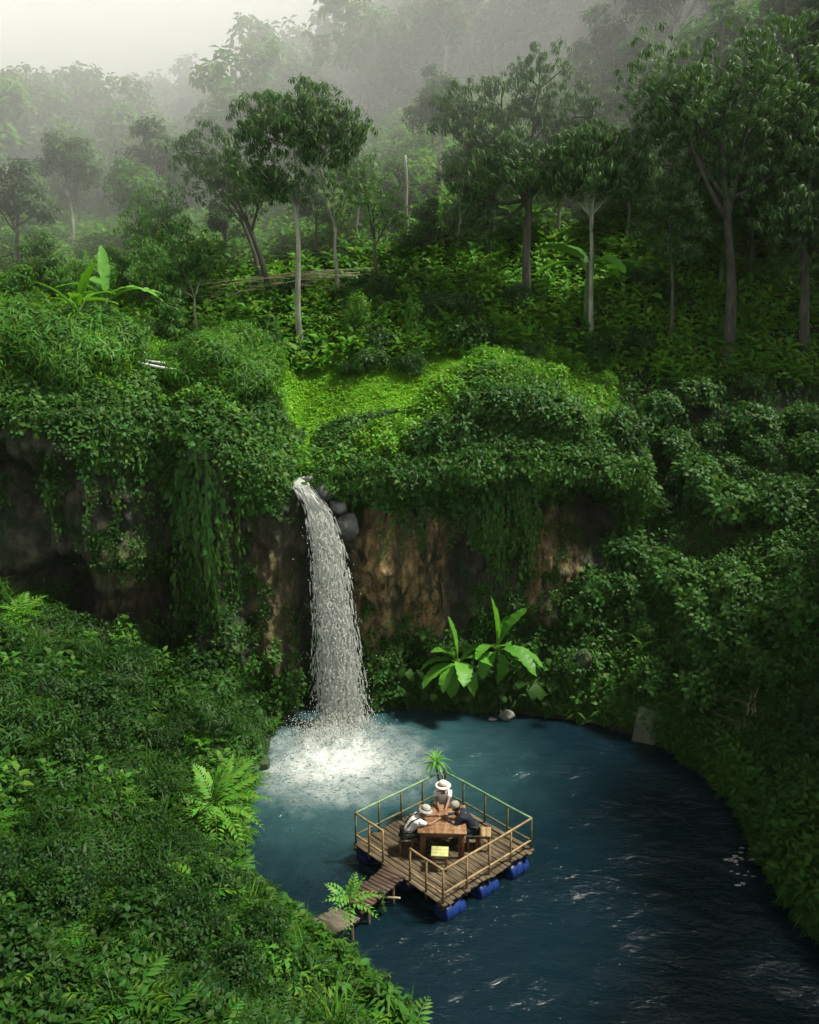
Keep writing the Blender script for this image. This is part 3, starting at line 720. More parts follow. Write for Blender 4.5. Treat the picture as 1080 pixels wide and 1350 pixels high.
# shrubs: mounds of leaves on a few stems
def shrub_tpl(seed, tpls, n, rad=(.6, .6, .5), cz=.55, sc=(.7, 1.2), amp=.35):
    g = np.random.default_rng(seed); lf, st = MB(), MB()
    n = int(n * 1.15); d = g.normal(0, 1, (n, 3)); d /= np.linalg.norm(d, axis=1, keepdims=True); d[:, 2] = np.where(d[:, 2] < -.35, -d[:, 2], d[:, 2])
    rr = (1 + (fbm(d * 1.9 + seed, seed, 3) - .5) * 3.6 * amp) * np.where(g.uniform(0, 1, n) < .14, g.uniform(1.1, 1.55, n), 1.0) * np.where(g.uniform(0, 1, n) < .7, g.uniform(.85, 1.05, n), g.uniform(.4, .9, n))
    pos = d * rr[:, None] * np.array(rad) + (0, 0, cz)
    stamp_many(lf, tpls, pos, d * .8 + (0, 0, .4) + g.normal(0, .2, d.shape), g.uniform(*sc, n), g.uniform(-.15, .15, n) + .3 + (fbm(pos * 2, seed) - .5) * .6, seed)
    for i in range(5):
        a = g.uniform(0, 6.28); e = np.array([math.cos(a) * rad[0] * .6, math.sin(a) * rad[1] * .6, cz + rad[2] * .4])
        st.add(*tube([(0, 0, -.1), e * (.4, .4, .5), e], [.03, .022, .01], 5, False))
    V, F, T = lf.data(); return (V, F, T - .45), st.data()
sh_broad = [meshes(*shrub_tpl(400 + i, S_broad, 130), M['crest'], M['bark'], .45) for i in range(3)]
sh_lance = [meshes(*shrub_tpl(410 + i, S_lance, 190, (.75, .75, .5), .5, (.8, 1.3)), M['lush'], M['bark'], .45) for i in range(3)]
sh_dark = [meshes(*shrub_tpl(420 + i, S_broad, 120), M['vine'], M['bark'], .42) for i in range(3)]
sh_bank = [meshes(*shrub_tpl(430 + i, S_small, 260, (.6, .6, .5), .45, (.7, 1.2)), M['bank'], M['bark'], .55) for i in range(3)]
def top_ok(x, y): return y > cliff_y(x) + .6 and not bool(is_swale(np.array([x]), np.array([y]))[0])
place_set('shrub', sh_lance, spots_px([(-60, 520), (110, 520), (190, 480), (-60, 450)], 26, 11, (.9, 1.5), top_ok), 'shrub', 'narrow-leaved shrubs on the left cliff top', 'narrow-leaved drooping shrub on the top of the left cliff')
place_set('shrub', sh_lance[::-1], spots_px([(235, 560), (345, 575), (350, 500), (240, 495)], 16, 12, (.8, 1.2), top_ok), 'shrub', 'narrow-leaved shrubs left of the waterfall', 'narrow-leaved bright green shrub on the rim left of the waterfall')
place_set('shrub', sh_broad, spots_px([(440, 635), (560, 640), (600, 530), (520, 580)], 18, 13, (.45, .85), top_ok), 'shrub', 'broad-leaved shrubs on the mound right of the waterfall', 'broad-leaved green shrub on the mound right of the waterfall')
place_set('shrub', sh_dark, spots_px([(540, 640), (790, 650), (740, 590), (620, 560)], 26, 14, (.6, 1.0), top_ok), 'shrub', 'dark shrubs draping the central mound', 'dark grey-green shrub draping the face of the central mound')
place_set('shrub', sh_broad[::-1], spots_px([(640, 500), (860, 560), (840, 510), (660, 470)], 14, 15, (.35, .65), top_ok), 'shrub', 'bright shrubs on the crest of the mound', 'small bright green shrub along the crest of the central mound')
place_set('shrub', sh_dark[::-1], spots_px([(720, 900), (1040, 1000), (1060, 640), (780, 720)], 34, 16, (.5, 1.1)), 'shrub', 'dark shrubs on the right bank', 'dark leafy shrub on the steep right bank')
place_set('shrub', sh_bank, spots_px([(-40, 1330), (420, 1330), (300, 1080), (-40, 960)], 30, 17, (.4, .8)), 'shrub', 'low shrubs on the left foreground bank', 'low leafy shrub on the left foreground bank')
sh_foot = [meshes(*shrub_tpl(440 + i, [S_broad, S_small, S_palm][i], [120, 240, 120][i], (.7, .7, .5), .5, (.6, 1.0)), M['bank'], M['bark'], .6) for i in range(3)]
place_set('shrub', sh_foot, spots_px([(60, 445), (900, 470), (900, 380), (60, 395)], 42, 18, (.6, 1.25)), 'shrub', 'shrubs at the foot of the wooded hill', 'rounded green shrub at the foot of the wooded hill')

sh_left = [meshes(*shrub_tpl(450 + i, [S_lance, S_broad, S_palm, S_small][i], [150, 90, 90, 220][i], (.75, .75, .55), .5, (.5, .95)), M['bank'], M['bark'], [.62, .5, .66, .45][i]) for i in range(4)]
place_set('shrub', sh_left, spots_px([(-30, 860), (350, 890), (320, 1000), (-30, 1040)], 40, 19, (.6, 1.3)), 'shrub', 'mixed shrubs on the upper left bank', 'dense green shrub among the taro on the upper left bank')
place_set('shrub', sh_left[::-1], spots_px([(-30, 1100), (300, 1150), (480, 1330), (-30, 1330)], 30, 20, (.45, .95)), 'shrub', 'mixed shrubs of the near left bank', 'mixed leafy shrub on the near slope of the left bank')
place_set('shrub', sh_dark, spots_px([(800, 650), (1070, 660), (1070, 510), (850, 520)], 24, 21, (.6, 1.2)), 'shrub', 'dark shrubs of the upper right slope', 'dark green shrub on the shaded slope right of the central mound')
# hanging vines: leafy strands
def vine_tpl(seed, l=2.0):
    g = np.random.default_rng(seed); n = int(l * 20); t = np.sort(g.uniform(0, 1, n))
    path = lambda q: np.stack([.10 * np.sin(q * 4 + seed), -.12 - .1 * np.sin(q * 3), -l * q], -1)
    P_ = path(t) + g.normal(0, .08, (n, 3)) * (1, .5, 1); lf, st = MB(), MB()
    V, F = leaf(.17, .105, .5, .2, 2); tpl = (V, F, np.zeros(len(V)))
    up = np.tile([0, -.85, .45], (n, 1)) + g.normal(0, .3, (n, 3)); yaw = -math.pi / 2 + g.normal(0, .8, n)
    stamp(lf, tpl, P_, up, yaw, g.uniform(.7, 1.3, n) * (1 - .4 * t), g.uniform(-.2, .2, n))
    st.add(*tube(path(np.linspace(0, 1, 9)), .008, 4, False)); return lf.data(), st.data()
vm = [meshes(*vine_tpl(500 + i, 2.0), M['vine'], M['stem'], .38) for i in range(4)]
def vine_spots(px0, px1, pyt, pyb, n, seed):
    g = np.random.default_rng(seed); out = []
    for i in range(n):
        px = g.uniform(px0, px1); x = px_x(px, 29.2); j = int(np.argmin(abs(CX - x)))
        zt = px_z(g.uniform(*pyt), 29.2); zb = px_z(g.uniform(*pyb), 29.2); k = int(np.argmin(abs(CZ[j, :150] - zt)))
        lo = int(np.argmin(abs(CZ[j, :150] - zb)))
        y = CY[j, lo:k + 1].min() if k > lo else CY[j, k]
        out.append(((x, y - .02, zt), g.uniform(-.4, .4), (g.uniform(.9, 1.4), 1.0, max(.25, (zt - zb) / 2.0))))
    return out
def place_vines(spots, group, label):
    protos = []
    for i, (loc, rz, sc) in enumerate(spots):
        k = i % 4
        if k >= len(protos):
            o = two_part('hanging_vine', *vm[k], None, loc, label, 'vine', group, 'leaves', rz=rz); o.scale = sc; protos.append(o)
        else: copy_thing(protos[k], loc, rz, sc, label, group)
place_vines(vine_spots(222, 330, (570, 660), (690, 850), 26, 1), 'vine strands on the left buttress', 'leafy vine strand hanging down the buttress left of the waterfall')
place_vines(vine_spots(640, 712, (600, 660), (690, 790), 20, 2), 'vine strands below the central mound', 'leafy vine strand hanging from the central mound above the banana plants')
place_vines(vine_spots(100, 222, (570, 620), (640, 700), 9, 3), 'vine strands on the left cliff', 'short vine strand hanging on the dark left cliff')
place_vines(vine_spots(470, 640, (640, 680), (690, 740), 16, 4), 'vine strands over the ochre rock', 'short vine strand hanging above the ochre rock')

# ------------------------------------------------------------------ banana plants, palms and other single plants
def banana_leaf(l, w, droop, elev, yaw, seed):
    r = random.Random(seed); n = 20; V, F = [], []
    for i in range(n + 1):
        t = i / n; hw = w * .5 * (math.sin(math.pi * min(1, .06 + t * .94)) ** .55) * (1 if t < .97 else .25)
        x = l * t * (1 - .22 * droop * t); z = l * (-.55 * droop * t * t)
        rag = r.uniform(.80, 1.05)
        V += [(x + .03 * r.uniform(-1, 1), hw * rag, z + .28 * hw + r.uniform(-.012, .012)), (x, 0, z), (x + .03 * r.uniform(-1, 1), -hw * rag, z + .28 * hw + r.uniform(-.012, .012))]
    for i in range(n):
        a, b = 3 * i, 3 * i + 3; F += [(a, a + 1, b + 1), (a, b + 1, b), (a + 1, a + 2, b + 2), (a + 1, b + 2, b + 1)]
    V = np.array(V) @ rotm(yaw, elev, r.uniform(-.25, .25)).T; return V, np.array(F)
def banana(loc, label, leaves, pseudo=(.5, .07), group=None, sc=1.0, mat=None, seed=0):
    """leaves: (length, width, droop, elevation, yaw)"""
    t = empty('banana_plant', loc, 0, sc); tag(t, label, 'banana plant', group)
    h, rr = pseudo; r = random.Random(seed)
    MB().add(*tube([(0, 0, -.1), (.01, 0, h * .5), (0, 0, h)], [rr * 1.2, rr, rr * .6], 8)).build('stem', M['stem'], t, True)
    for i, (l, w, dr, el, yw) in enumerate(leaves):
        mb = MB(); V, F = banana_leaf(l, w, dr, el, yw, seed + i)
        off = np.array([math.cos(yw) * .22 * math.cos(el), math.sin(yw) * .22 * math.cos(el), .22 * math.sin(el)]) + (0, 0, h * r.uniform(.8, 1))
        mb.add(V + off, F, .5 + r.uniform(-.25, .3))
        mb.add(*tube([(0, 0, h * .8), off, off + V[28] + np.array([0, 0, .004])], [.022, .016, .008], 5, False), .8)
        lf = mb.build('leaf', mat or M['banana'], t, True)
    return t
b1 = hit(612, 905); b2 = hit(668, 900)
D = R
banana(at_y(604, 898, 28.9), 'banana plant with one upright leaf, left of the pair by the pool', [
    (1.15, .48, .12, D(80), D(170)), (1.05, .56, .9, D(14), D(-80)), (1.0, .44, .8, D(10), D(188)), (1.15, .48, .8, D(2), D(212)), (.95, .44, .6, D(34), D(18)), (.9, .42, .7, D(20), D(-30)), (.9, .44, 1.2, D(-35), D(-110)), (.8, .4, .8, D(20), D(130)),
    (1.0, .44, .9, D(-5), D(238)), (.9, .42, 1.1, D(-20), D(-55)), (.85, .40, .7, D(45), D(215))], (.65, .07), sc=1.28, seed=3)
banana(at_y(655, 890, 29.2), 'taller banana plant with broad torn leaves, right of the pair by the pool', [
    (1.25, .50, .12, D(84), D(200)), (1.15, .60, .35, D(58), D(15)), (1.1, .52, .35, D(52), D(48)), (1.25, .52, .9, D(6), D(-42)), (1.25, .46, .9, D(8), D(-14)), (.9, .48, .9, D(-8), D(-125)), (.8, .42, .5, D(40), D(-75)), (1.0, .44, .9, D(8), D(190)), (.85, .4, 1.2, D(-40), D(-70)),
    (.9, .42, 1.0, D(-25), D(-20)), (.95, .44, .8, D(20), D(230)), (.5, .2, .1, D(80), D(-40))], (.9, .08), sc=1.28, seed=23)
def rosette(n, l, w, seed, el=(.2, 1.1), dr=.7):
    r = random.Random(seed); return [(l * r.uniform(.8, 1.15), w * r.uniform(.85, 1.1), dr * r.uniform(.6, 1.3), lerp(el[0], el[1], i / (n - 1)) + r.uniform(-.1, .1), i * 2.4 + r.uniform(-.3, .3)) for i in range(n)]
banana(hit(146, 472), 'banana plant with pale arching leaves on the left cliff top', [(1.2, .32, .1, D(80), D(110)), (1.3, .32, .9, D(35), D(10)), (1.4, .3, 1.1, D(28), D(-8)), (1.2, .34, .9, D(35), D(185)), (1.0, .3, 1.3, D(10), D(200)), (1.1, .3, .8, D(40), D(140))], (1.7, .09), sc=1.35, seed=41)
banana(hit(110, 474), 'darker banana plant beside the pale one on the left cliff top', rosette(6, 1.2, .36, 45), (1.5, .08), sc=1.3, seed=46, mat=M['lush'])
banana(hit(772, 440), 'tall banana plant behind the forked pale tree on the hill', rosette(7, 2.0, .6, 51, (.05, .7), .8), (2.4, .12), sc=1.25, seed=52)
banana(hit(690, 345), 'slender banana plant far up the hill behind the dark trunk', rosette(6, 1.8, .5, 55, (.1, .9)), (2.0, .1), seed=56, mat=M['lush'])
banana(hit(948, 400), 'dark banana plant beside the thick trunk on the right', rosette(6, 1.6, .45, 58, (.1, .9)), (2.0, .1), seed=59, mat=M['dark'])
banana(hit(850, 420), 'low banana plant between the slim trees on the right', rosette(6, 1.4, .42, 61, (.1, .8)), (.9, .09), seed=62, mat=M['lush'])

def frond_plant(name, loc, fronds, label, cat, mat, h=.2, stemr=.03, group=None, seed=0, tint=.5):
    """fronds: (length, pairs, leaflet length, leaflet width, droop, elevation, yaw)"""
    t = empty(name, loc); tag(t, label, cat, group); r = random.Random(seed)
    MB().add(*tube([(0, 0, -.2), (0.02, 0, h * .5), (0, 0, h)], [stemr * 1.1, stemr, stemr * .7], 7)).build('stem', M['stem'], t, True)
    for i, (l, n, pl, pw, dr, el, yw) in enumerate(fronds):
        V, F, T = frond(l, n, pl, pw, dr, seed + i)
        MB().add(V @ rotm(yw, el).T + (0, 0, h * r.uniform(.85, 1)), F, np.clip(T + tint + r.uniform(-.1, .1), 0, 1)).build('frond', mat, t)
    return t
def fr(n, l, pairs, pl, pw, dr, el, seed):
    r = random.Random(seed); return [(l * r.uniform(.8, 1.15), pairs, pl, pw, dr * r.uniform(.8, 1.2), r.uniform(*el), i * 6.283 / n + r.uniform(-.25, .25)) for i in range(n)]
p = hit(285, 1100)
clp = frond_plant('compound_leaf_plant', p, [(l_, 13, .27, .115, dr_, D(e_), D(y_)) for l_, dr_, e_, y_ in [(1.5, .45, 44, 40), (1.5, .5, 34, 24), (1.35, .6, 20, 4), (1.3, .7, 12, -22), (1.25, .8, 4, -48), (1.2, .8, 8, -75), (1.3, .5, 52, 75), (1.1, .6, 38, -5), (1.15, .5, 48, 130), (1.1, .6, 25, 175), (1.1, .8, 0, -100), (1.0, .9, -15, -30), (1.0, .7, 25, 225), (.9, .4, 66, 50)]],
    'bright yellow-green plant with feathery compound leaves leaning over the pool edge', 'compound-leaf plant', M['banana'], .75, .03, seed=70, tint=.62); clp.scale = (1.2, 1.2, 1.2)
p = at_z(462, 1245, .35)
frond_plant('compound_leaf_plant', p, [(.75, 8, .20, .085, .5, D(45), D(80)), (.8, 8, .2, .085, .6, D(20), D(10)), (.75, 8, .2, .08, .7, D(8), D(-20)), (.75, 8, .2, .085, .5, D(35), D(150)), (.65, 7, .2, .08, .6, D(30), D(200)), (.6, 7, .18, .08, .6, D(60), D(40)), (.6, 7, .2, .08, .8, D(0), D(-90)), (.7, 7, .18, .08, .6, D(20), D(235))],
    'fresh green feathery plant beside the plank walkway in front of the raft', 'compound-leaf plant', M['banana'], 1.15, .02, seed=80, tint=.6)
frond_plant('tree_fern', hit(700, 478), fr(8, 1.3, 16, .22, .05, .55, (D(25), D(55)), 90), 'spreading fern with pale fronds on the crest of the mound', 'fern', M['banana'], .5, .05, seed=91, tint=.5)
frond_plant('tree_fern', hit(846, 868), fr(7, .75, 12, .16, .045, .6, (D(20), D(60)), 93), 'bright green fern on the right bank above the concrete block', 'fern', M['banana'], .3, .03, seed=94, tint=.55)
frond_plant('tree_fern', hit(740, 902), fr(8, .8, 14, .14, .035, .7, (D(10), D(50)), 95), 'low mossy fern by the back shore right of the bananas', 'fern', M['lush'], .2, .03, seed=96, tint=.6)
frond_plant('tree_fern', hit(915, 470), fr(9, 1.9, 16, .26, .06, .5, (D(5), D(45)), 97), 'large dark fern at the foot of the thick right trunk', 'fern', M['dark'], .7, .06, seed=98, tint=.6)
frond_plant('tree_fern', hit(590, 450), fr(8, 1.3, 14, .2, .05, .5, (D(20), D(60)), 99), 'fern among the shrubs behind the bright grass', 'fern', M['lush'], .7, .05, seed=100, tint=.6)
# clumps of sword-like leaves on the left bank
def sword(seed, n=16, l=1.1, w=.07):
    lf = MB(); r = random.Random(seed)
    for i in range(n):
        V, F = leaf(l * r.uniform(.7, 1.1), w, r.uniform(.3, .9), .25, 6)
        lf.add(V @ rotm(i * 2.4, r.uniform(.75, 1.4)).T, F, r.uniform(-.15, .15))
    st = MB().add(*tube([(0, 0, -.1), (0, 0, .12)], [.06, .04], 6)); return lf.data(), st.data()
sw = [meshes(*sword(600 + i), M['bank'], None, .72) for i in range(3)]
place_set('sword_leaf_clump', sw, spots_px([(110, 1090), (262, 1100), (262, 1050), (120, 1040)], 16, 31, (.8, 1.15)), 'leaf clump', 'sword-leaved clumps beside the compound-leaf plant', 'clump of long sword-shaped leaves on the left bank by the feathery plant', 'leaves')
place_set('sword_leaf_clump', sw[::-1], spots_px([(0, 1000), (60, 1000), (60, 960), (0, 960)], 6, 32, (.6, .9)), 'leaf clump', 'sword-leaved clumps at the left edge', 'small clump of sword-shaped leaves at the left edge of the bank', 'leaves')
fm = [meshes(fern_tpl(620 + i, 8, .7), MB().add(*tube([(0, 0, -.1), (0, 0, .08)], [.03, .02], 5)).data(), M['bank'], None, .5) for i in range(3)]
place_set('fern', fm, spots_px([(0, 1340), (380, 1340), (250, 1080), (0, 900)], 60, 33, (.7, 1.5)), 'fern', 'ferns in the left foreground', 'small fern among the low plants of the left foreground', 'fronds')
# weedy stems at the water's edge in the foreground
def weed(seed, h=1.2):
    r = random.Random(seed); lf = MB(); st = MB().add(*tube([(0, 0, -.1), (.03, 0, h * .5), (0, .02, h)], [.012, .01, .005], 5))
    for i in range(58):
        q = r.uniform(.15, 1); V, F = leaf(.2 * r.uniform(.7, 1.2) * (1.2 - .5 * q), .07, .6, .2, 2); lf.add(V @ rotm(i * 2.4, r.uniform(-.1, .6)).T + (0, 0, h * q), F, r.uniform(-.2, .2))
    return lf.data(), st.data()
wm = [meshes(*weed(640 + i), M['bank'], None, .65) for i in range(3)]
ws = []
for (a, b) in [(505, 1285), (520, 1320), (490, 1270), (545, 1345), (470, 1290), (440, 1300), (555, 1360), (415, 1260), (400, 1240), (530, 1350), (572, 1372), (480, 1325), (450, 1335), (425, 1320)]:
    q = hit(a - 34 if b > 1290 else a, b); ws.append(((q[0], q[1], max(q[2], .0)), a * .7, .5 + (a % 7) * .06))
place_set('weed', wm, ws, 'weed', 'tall weeds at the near shore', 'tall leafy weed growing at the near shore below the walkway', 'leaves')

# ------------------------------------------------------------------ trees
S_tree = [sprig(700 + i, 9, .30, .095, (-.45, .25), .05, 2, .7) for i in range(4)]
S_treed = [sprig(710 + i, 11, .36, .085, (-.8, .1), .06, 2, .9) for i in range(4)]
S_treef = [sprig(720 + i, 9, .36, .14, (-.5, .5), .10, 1, .5) for i in range(4)]
def tree_data(seed, fork, blobs, r0, tpls=S_tree, dens=5.5, lsc=(.8, 1.3), bend=.15, sub=5, layered=.0):
    """fork: (x,y,z) where the limbs start; blobs: (centre, radii) of the leaf masses, all from the foot of the trunk"""
    g = np.random.default_rng(seed); lf, st = MB(), MB()
    fork = np.asarray(fork, float); n = 9
    t = np.linspace(0, 1, n)[:, None]
    top = max(b[0][2] for b in blobs)
    path = t * fork + np.concatenate([bend * np.sin(t * 3.0 + seed), bend * .7 * np.sin(t * 2.3 + seed * 2), 0 * t], 1) * t * (1 - t) * 3
    path[0, 2] -= .4
    rad = r0 * (1.25 * np.exp(-t[:, 0] * 14) * .5 + 1 - .42 * t[:, 0])
    st.add(*tube(path, rad, 9))
    for bi, (c, rr) in enumerate(blobs):
        c = np.asarray(c, float); rr = np.asarray(rr, float)
        s0 = path[-1] * 1 if g.uniform() < .7 else path[-2]
        mid = s0 * .5 + c * .5 + np.array([g.normal(0, .15), g.normal(0, .15), -.25 * abs(c[0] - s0[0]) + .1]) * np.linalg.norm(c - s0) * .3
        q = np.linspace(0, 1, 7)[:, None]
        limb = s0 * (1 - q) ** 2 + 2 * mid * q * (1 - q) + c * q ** 2
        st.add(*tube(limb, np.linspace(r0 * .5, r0 * .16, 7), 6))
        for k in range(sub):
            d = g.normal(0, 1, 3); d[2] = abs(d[2]) * .7 - .1; d /= np.linalg.norm(d)
            e = c + d * rr * .85; s1 = limb[g.integers(3, 7)]
            m_ = s1 * .5 + e * .5 + g.normal(0, .12, 3) * np.linalg.norm(e - s1)
            q5 = np.linspace(0, 1, 5)[:, None]; tw = s1 * (1 - q5) ** 2 + 2 * m_ * q5 * (1 - q5) + e * q5 ** 2
            st.add(*tube(tw, np.linspace(r0 * .2, r0 * .05, 5), 4, False))
        nn = int(dens * 12.6 * ((rr[0] * rr[1] + rr[0] * rr[2] + rr[1] * rr[2]) / 3))
        d = g.normal(0, 1, (nn, 3)); d /= np.linalg.norm(d, axis=1, keepdims=True)
        shell = np.where(g.uniform(0, 1, nn) < .65, g.uniform(.78, 1.08, nn), g.uniform(.25, .8, nn))
        lump = 1 + (fbm(d * 1.7 + seed + bi * 5.1, seed, 3) - .5) * 1.1
        pos = c + d * rr * (shell * lump)[:, None]
        gap = fbm(pos / (rr.mean() * .55) + seed, seed + 9, 2); keep = gap > .40
        keep &= (d[:, 2] > -.75) | (g.uniform(0, 1, nn) < .35)
        pos, d = pos[keep], d[keep]; m = len(pos)
        stamp_many(lf, tpls, pos, d * .55 + (0, 0, .75) + g.normal(0, .22, (m, 3)), g.uniform(*lsc, m), .46 + g.uniform(-.14, .14, m) + (fbm(pos * .9, seed + 3, 2) - .5) * .5, seed + bi)
    return lf.data(), st.data()
def tree_meshes(lf, st, lmat, bark):
    V, F, T = lf; a = mesh_from('crown', V, F, T); a.materials.append(lmat)
    V, F, T = st; b = mesh_from('trunk', V, F, T, True); b.materials.append(bark); return a, b
def tree_px(base, forkp, blobs, r0, label, lmat, bark, tpls=S_tree, dens=5.5, seed=0, lsc=(.55, 1.0), bend=.15, name='tree', group=None, dy=.35, yoff=0, sub=5):
    b = hit(*base)
    if yoff: b = at_y(base[0], base[1], b[1] + yoff); b[2] = surf(b[0], b[1])
    g = np.random.default_rng(seed + 900)
    dep = b[1] * CP + (CAMZ - b[2]) * SP; k = dep / FPX
    f = at_y(*forkp, b[1]) - b
    bl = []
    for (px, py, rx, ry) in blobs:
        c = at_y(px, py, b[1]) - b; c[1] += g.uniform(-1, 1) * dy * rx * k * 1.6
        bl.append((c, (rx * k, rx * k * .9, ry * k)))
    t = empty(name, b); tag(t, label, 'tree', group)
    a, c = tree_meshes(*tree_data(seed, f, bl, r0 * .85, tpls, dens * 1.5, lsc, bend, sub), lmat, bark)
    link_mesh('crown', a, t); link_mesh('trunk', c, t); return t

tree_px((399, 470), (388, 268), [(385, 170, 62, 42), (345, 225, 42, 40), (430, 190, 48, 34), (405, 135, 42, 30), (340, 150, 40, 30), (375, 245, 40, 26), (455, 170, 34, 34)], .17,
        'tall pale-trunked tree with a wide drooping crown left of the grass', M['tree'], M['palebark'], S_treed, 6.5, 11, bend=.25)
tree_px((362, 405), (325, 292), [(320, 245, 34, 38), (345, 255, 26, 24), (300, 215, 40, 34), (262, 200, 44, 36)], .20, 'leaning grey tree behind the bamboo pole heap', M['tree'], M['bark'], S_treed, 5, 12)
tree_px((345, 380), (318, 285), [(310, 250, 30, 30), (285, 240, 34, 28)], .14, 'thin leaning tree beside the grey one behind the bamboo heap', M['tree'], M['bark'], S_tree, 5, 13)
tree_px((443, 402), (443, 300), [(440, 255, 30, 40), (465, 235, 26, 30), (425, 225, 26, 28)], .12, 'short slender tree with a thin pale trunk right of the tall pale tree', M['treeg'], M['palebark'], S_tree, 3.2, 14)
tree_px((504, 400), (494, 315), [(490, 265, 34, 40), (515, 285, 26, 26), (480, 225, 34, 30)], .13, 'forked grey tree in front of the bare pale pole', M['treeg'], M['bark'], S_tree, 3.2, 15)
tree_px((697, 415), (698, 262), [(690, 215, 66, 44), (640, 190, 50, 46), (735, 190, 46, 46), (665, 140, 60, 46), (715, 110, 50, 50), (620, 262, 34, 50), (640, 300, 22, 34), (760, 150, 40, 40), (610, 150, 44, 40)], .27,
        'broad grey-green tree with a dark straight trunk in the middle of the hill', M['tree'], M['bark'], S_treed, 4.6, 16)
tree_px((781, 462), (779, 285), [(780, 236, 50, 26), (740, 240, 36, 24), (818, 236, 40, 26), (790, 200, 52, 34), (755, 195, 34, 28), (828, 200, 30, 26)], .14,
        'slim pale tree forking into a flat crown right of the centre', M['tree'], M['palebark'], S_treed, 6.5, 17, bend=.08)
tree_px((886, 474), (884, 322), [(880, 272, 48, 20), (850, 300, 34, 16), (915, 300, 36, 18), (885, 330, 40, 14), (880, 245, 36, 22)], .11,
        'thin tree with a layered dark crown on the right', M['tree'], M['bark'], S_tree, 6, 18, bend=.1)
tree_px((960, 482), (958, 262), [(930, 215, 70, 44), (985, 190, 66, 50), (900, 170, 60, 44), (950, 130, 80, 54), (1020, 230, 56, 50), (880, 110, 60, 50), (1000, 90, 80, 60)], .32,
        'big dark tree with a thick dark trunk on the right', M['tree'], M['bark'], S_treed, 4.6, 19, bend=.3)
tree_px((260, 472), (257, 392), [(240, 352, 42, 24), (275, 345, 36, 26), (225, 375, 24, 22), (200, 340, 30, 26), (260, 325, 40, 20)], .08,
        'small thin tree with a dark rounded crown on the left plateau', M['treeg'], M['palebark'], S_tree, 7, 20, bend=.08)
tree_px((225, 470), (226, 430), [(226, 400, 20, 26), (228, 430, 16, 20)], .07, 'bushy little tree wrapped in ivy on the left plateau', M['treeg'], M['bark'], S_tree, 9, 21)
tree_px((120, 440), (118, 405), [(112, 362, 36, 24), (135, 375, 24, 18), (90, 372, 24, 22)], .12, 'compact round tree left of the pale banana leaves', M['treeg'], M['bark'], S_tree, 7, 22)
tree_px((195, 420), (190, 360), [(205, 275, 40, 40), (180, 300, 32, 34), (225, 300, 30, 30), (195, 330, 26, 26)], .14, 'bright round-crowned tree at the centre of the left slope', M['treeg'], M['bark'], S_tree, 5.5, 23)
tree_px((1062, 470), (1056, 300), [(1050, 250, 60, 50), (1075, 180, 60, 60), (1030, 290, 46, 40), (1080, 330, 50, 50), (1090, 260, 60, 60)], .26, 'dark leaning tree cut off by the right edge', M['tree'], M['bark'], S_treed, 4.6, 24)
tree_px((990, 385), (988, 262), [(985, 225, 60, 46), (1010, 190, 60, 46), (960, 190, 50, 50)], .14, 'dark slender tree behind the thick right trunk', M['tree'], M['bark'], S_tree, 4, 25)
tree_px((545, 462), (548, 425), [(549, 428, 13, 18), (549, 405, 8, 12), (546, 445, 14, 12)], .05, 'small conical sapling behind the bright grass', M['lush'], M['bark'], S_lance, 14, 26, lsc=(.7, 1.1), sub=2)
tree_px((470, 455), (470, 425), [(468, 425, 18, 22), (474, 402, 12, 14)], .05, 'small feathery sapling left of the conical one', M['lush'], M['bark'], S_lance, 12, 27, lsc=(.7, 1.1), sub=2)

# wooded hillside: a few kinds, copied tree by tree
def gen_tree(seed, H, lmat, bark, tpls, dens, rad, nb, fork=.45, lsc=(.9, 1.5)):
    g = np.random.default_rng(seed); bl = []
    for i in range(nb):
        a = i * 2.4 + g.uniform(-.4, .4); q = i / max(1, nb - 1)
        rr = rad * g.uniform(.42, .62) * (1.05 - .35 * q)
        off = rad * (.72 - .45 * q) * g.uniform(.7, 1.1)
        bl.append(((math.cos(a) * off, math.sin(a) * off, H * lerp(fork + .12, .9, q)), (rr, rr, rr * g.uniform(.6, .8))))
    return tree_meshes(*tree_data(seed, (g.normal(0, .3), g.normal(0, .3), H * fork), bl, H * .02, tpls, dens, lsc, .3, 4), lmat, bark)
kinds = [gen_tree(801, 8.5, M['tree'], M['bark'], S_treef, 4.2, 2.8, 6), gen_tree(802, 7.0, M['treeg'], M['bark'], S_treef, 4.4, 2.5, 6, .35),
         gen_tree(803, 10.5, M['tree'], M['palebark'], S_treef, 4.0, 2.6, 7, .55), gen_tree(804, 6.0, M['treeg'], M['bark'], S_treef, 4.6, 2.2, 5, .35),
         gen_tree(805, 9.5, M['treeg'], M['palebark'], S_treef, 3.4, 3.2, 8, .5), gen_tree(806, 8.0, M['tree'], M['bark'], S_treef, 4.4, 2.1, 6, .4)]
KLAB = [('grey-green round-crowned tree in the misty wood', 'grey-green trees of the wood'), ('bright bushy tree with a low crown on the hillside', 'bushy trees of the wood'), ('tall pale-trunked tree rising from the wood', 'tall pale trees of the wood'),
        ('small bright round tree on the hillside', 'small trees of the wood'), ('wide loose-crowned tree on the hillside', 'wide trees of the wood'), ('dark narrow-crowned tree in the wood', 'dark narrow trees of the wood')]
g = np.random.default_rng(77); placed = []; protos = {}
def put_tree(k, p, rz, s, lab=None, grp=None):
    lab = lab or KLAB[k][0]; grp = grp or KLAB[k][1]
    if k not in protos:
        t = empty('tree', p, rz, s); tag(t, lab, 'tree', grp); link_mesh('crown', kinds[k][0], t); link_mesh('trunk', kinds[k][1], t); protos[k] = t
    else: copy_thing(protos[k], p, rz, s, lab, grp)
tries = 0
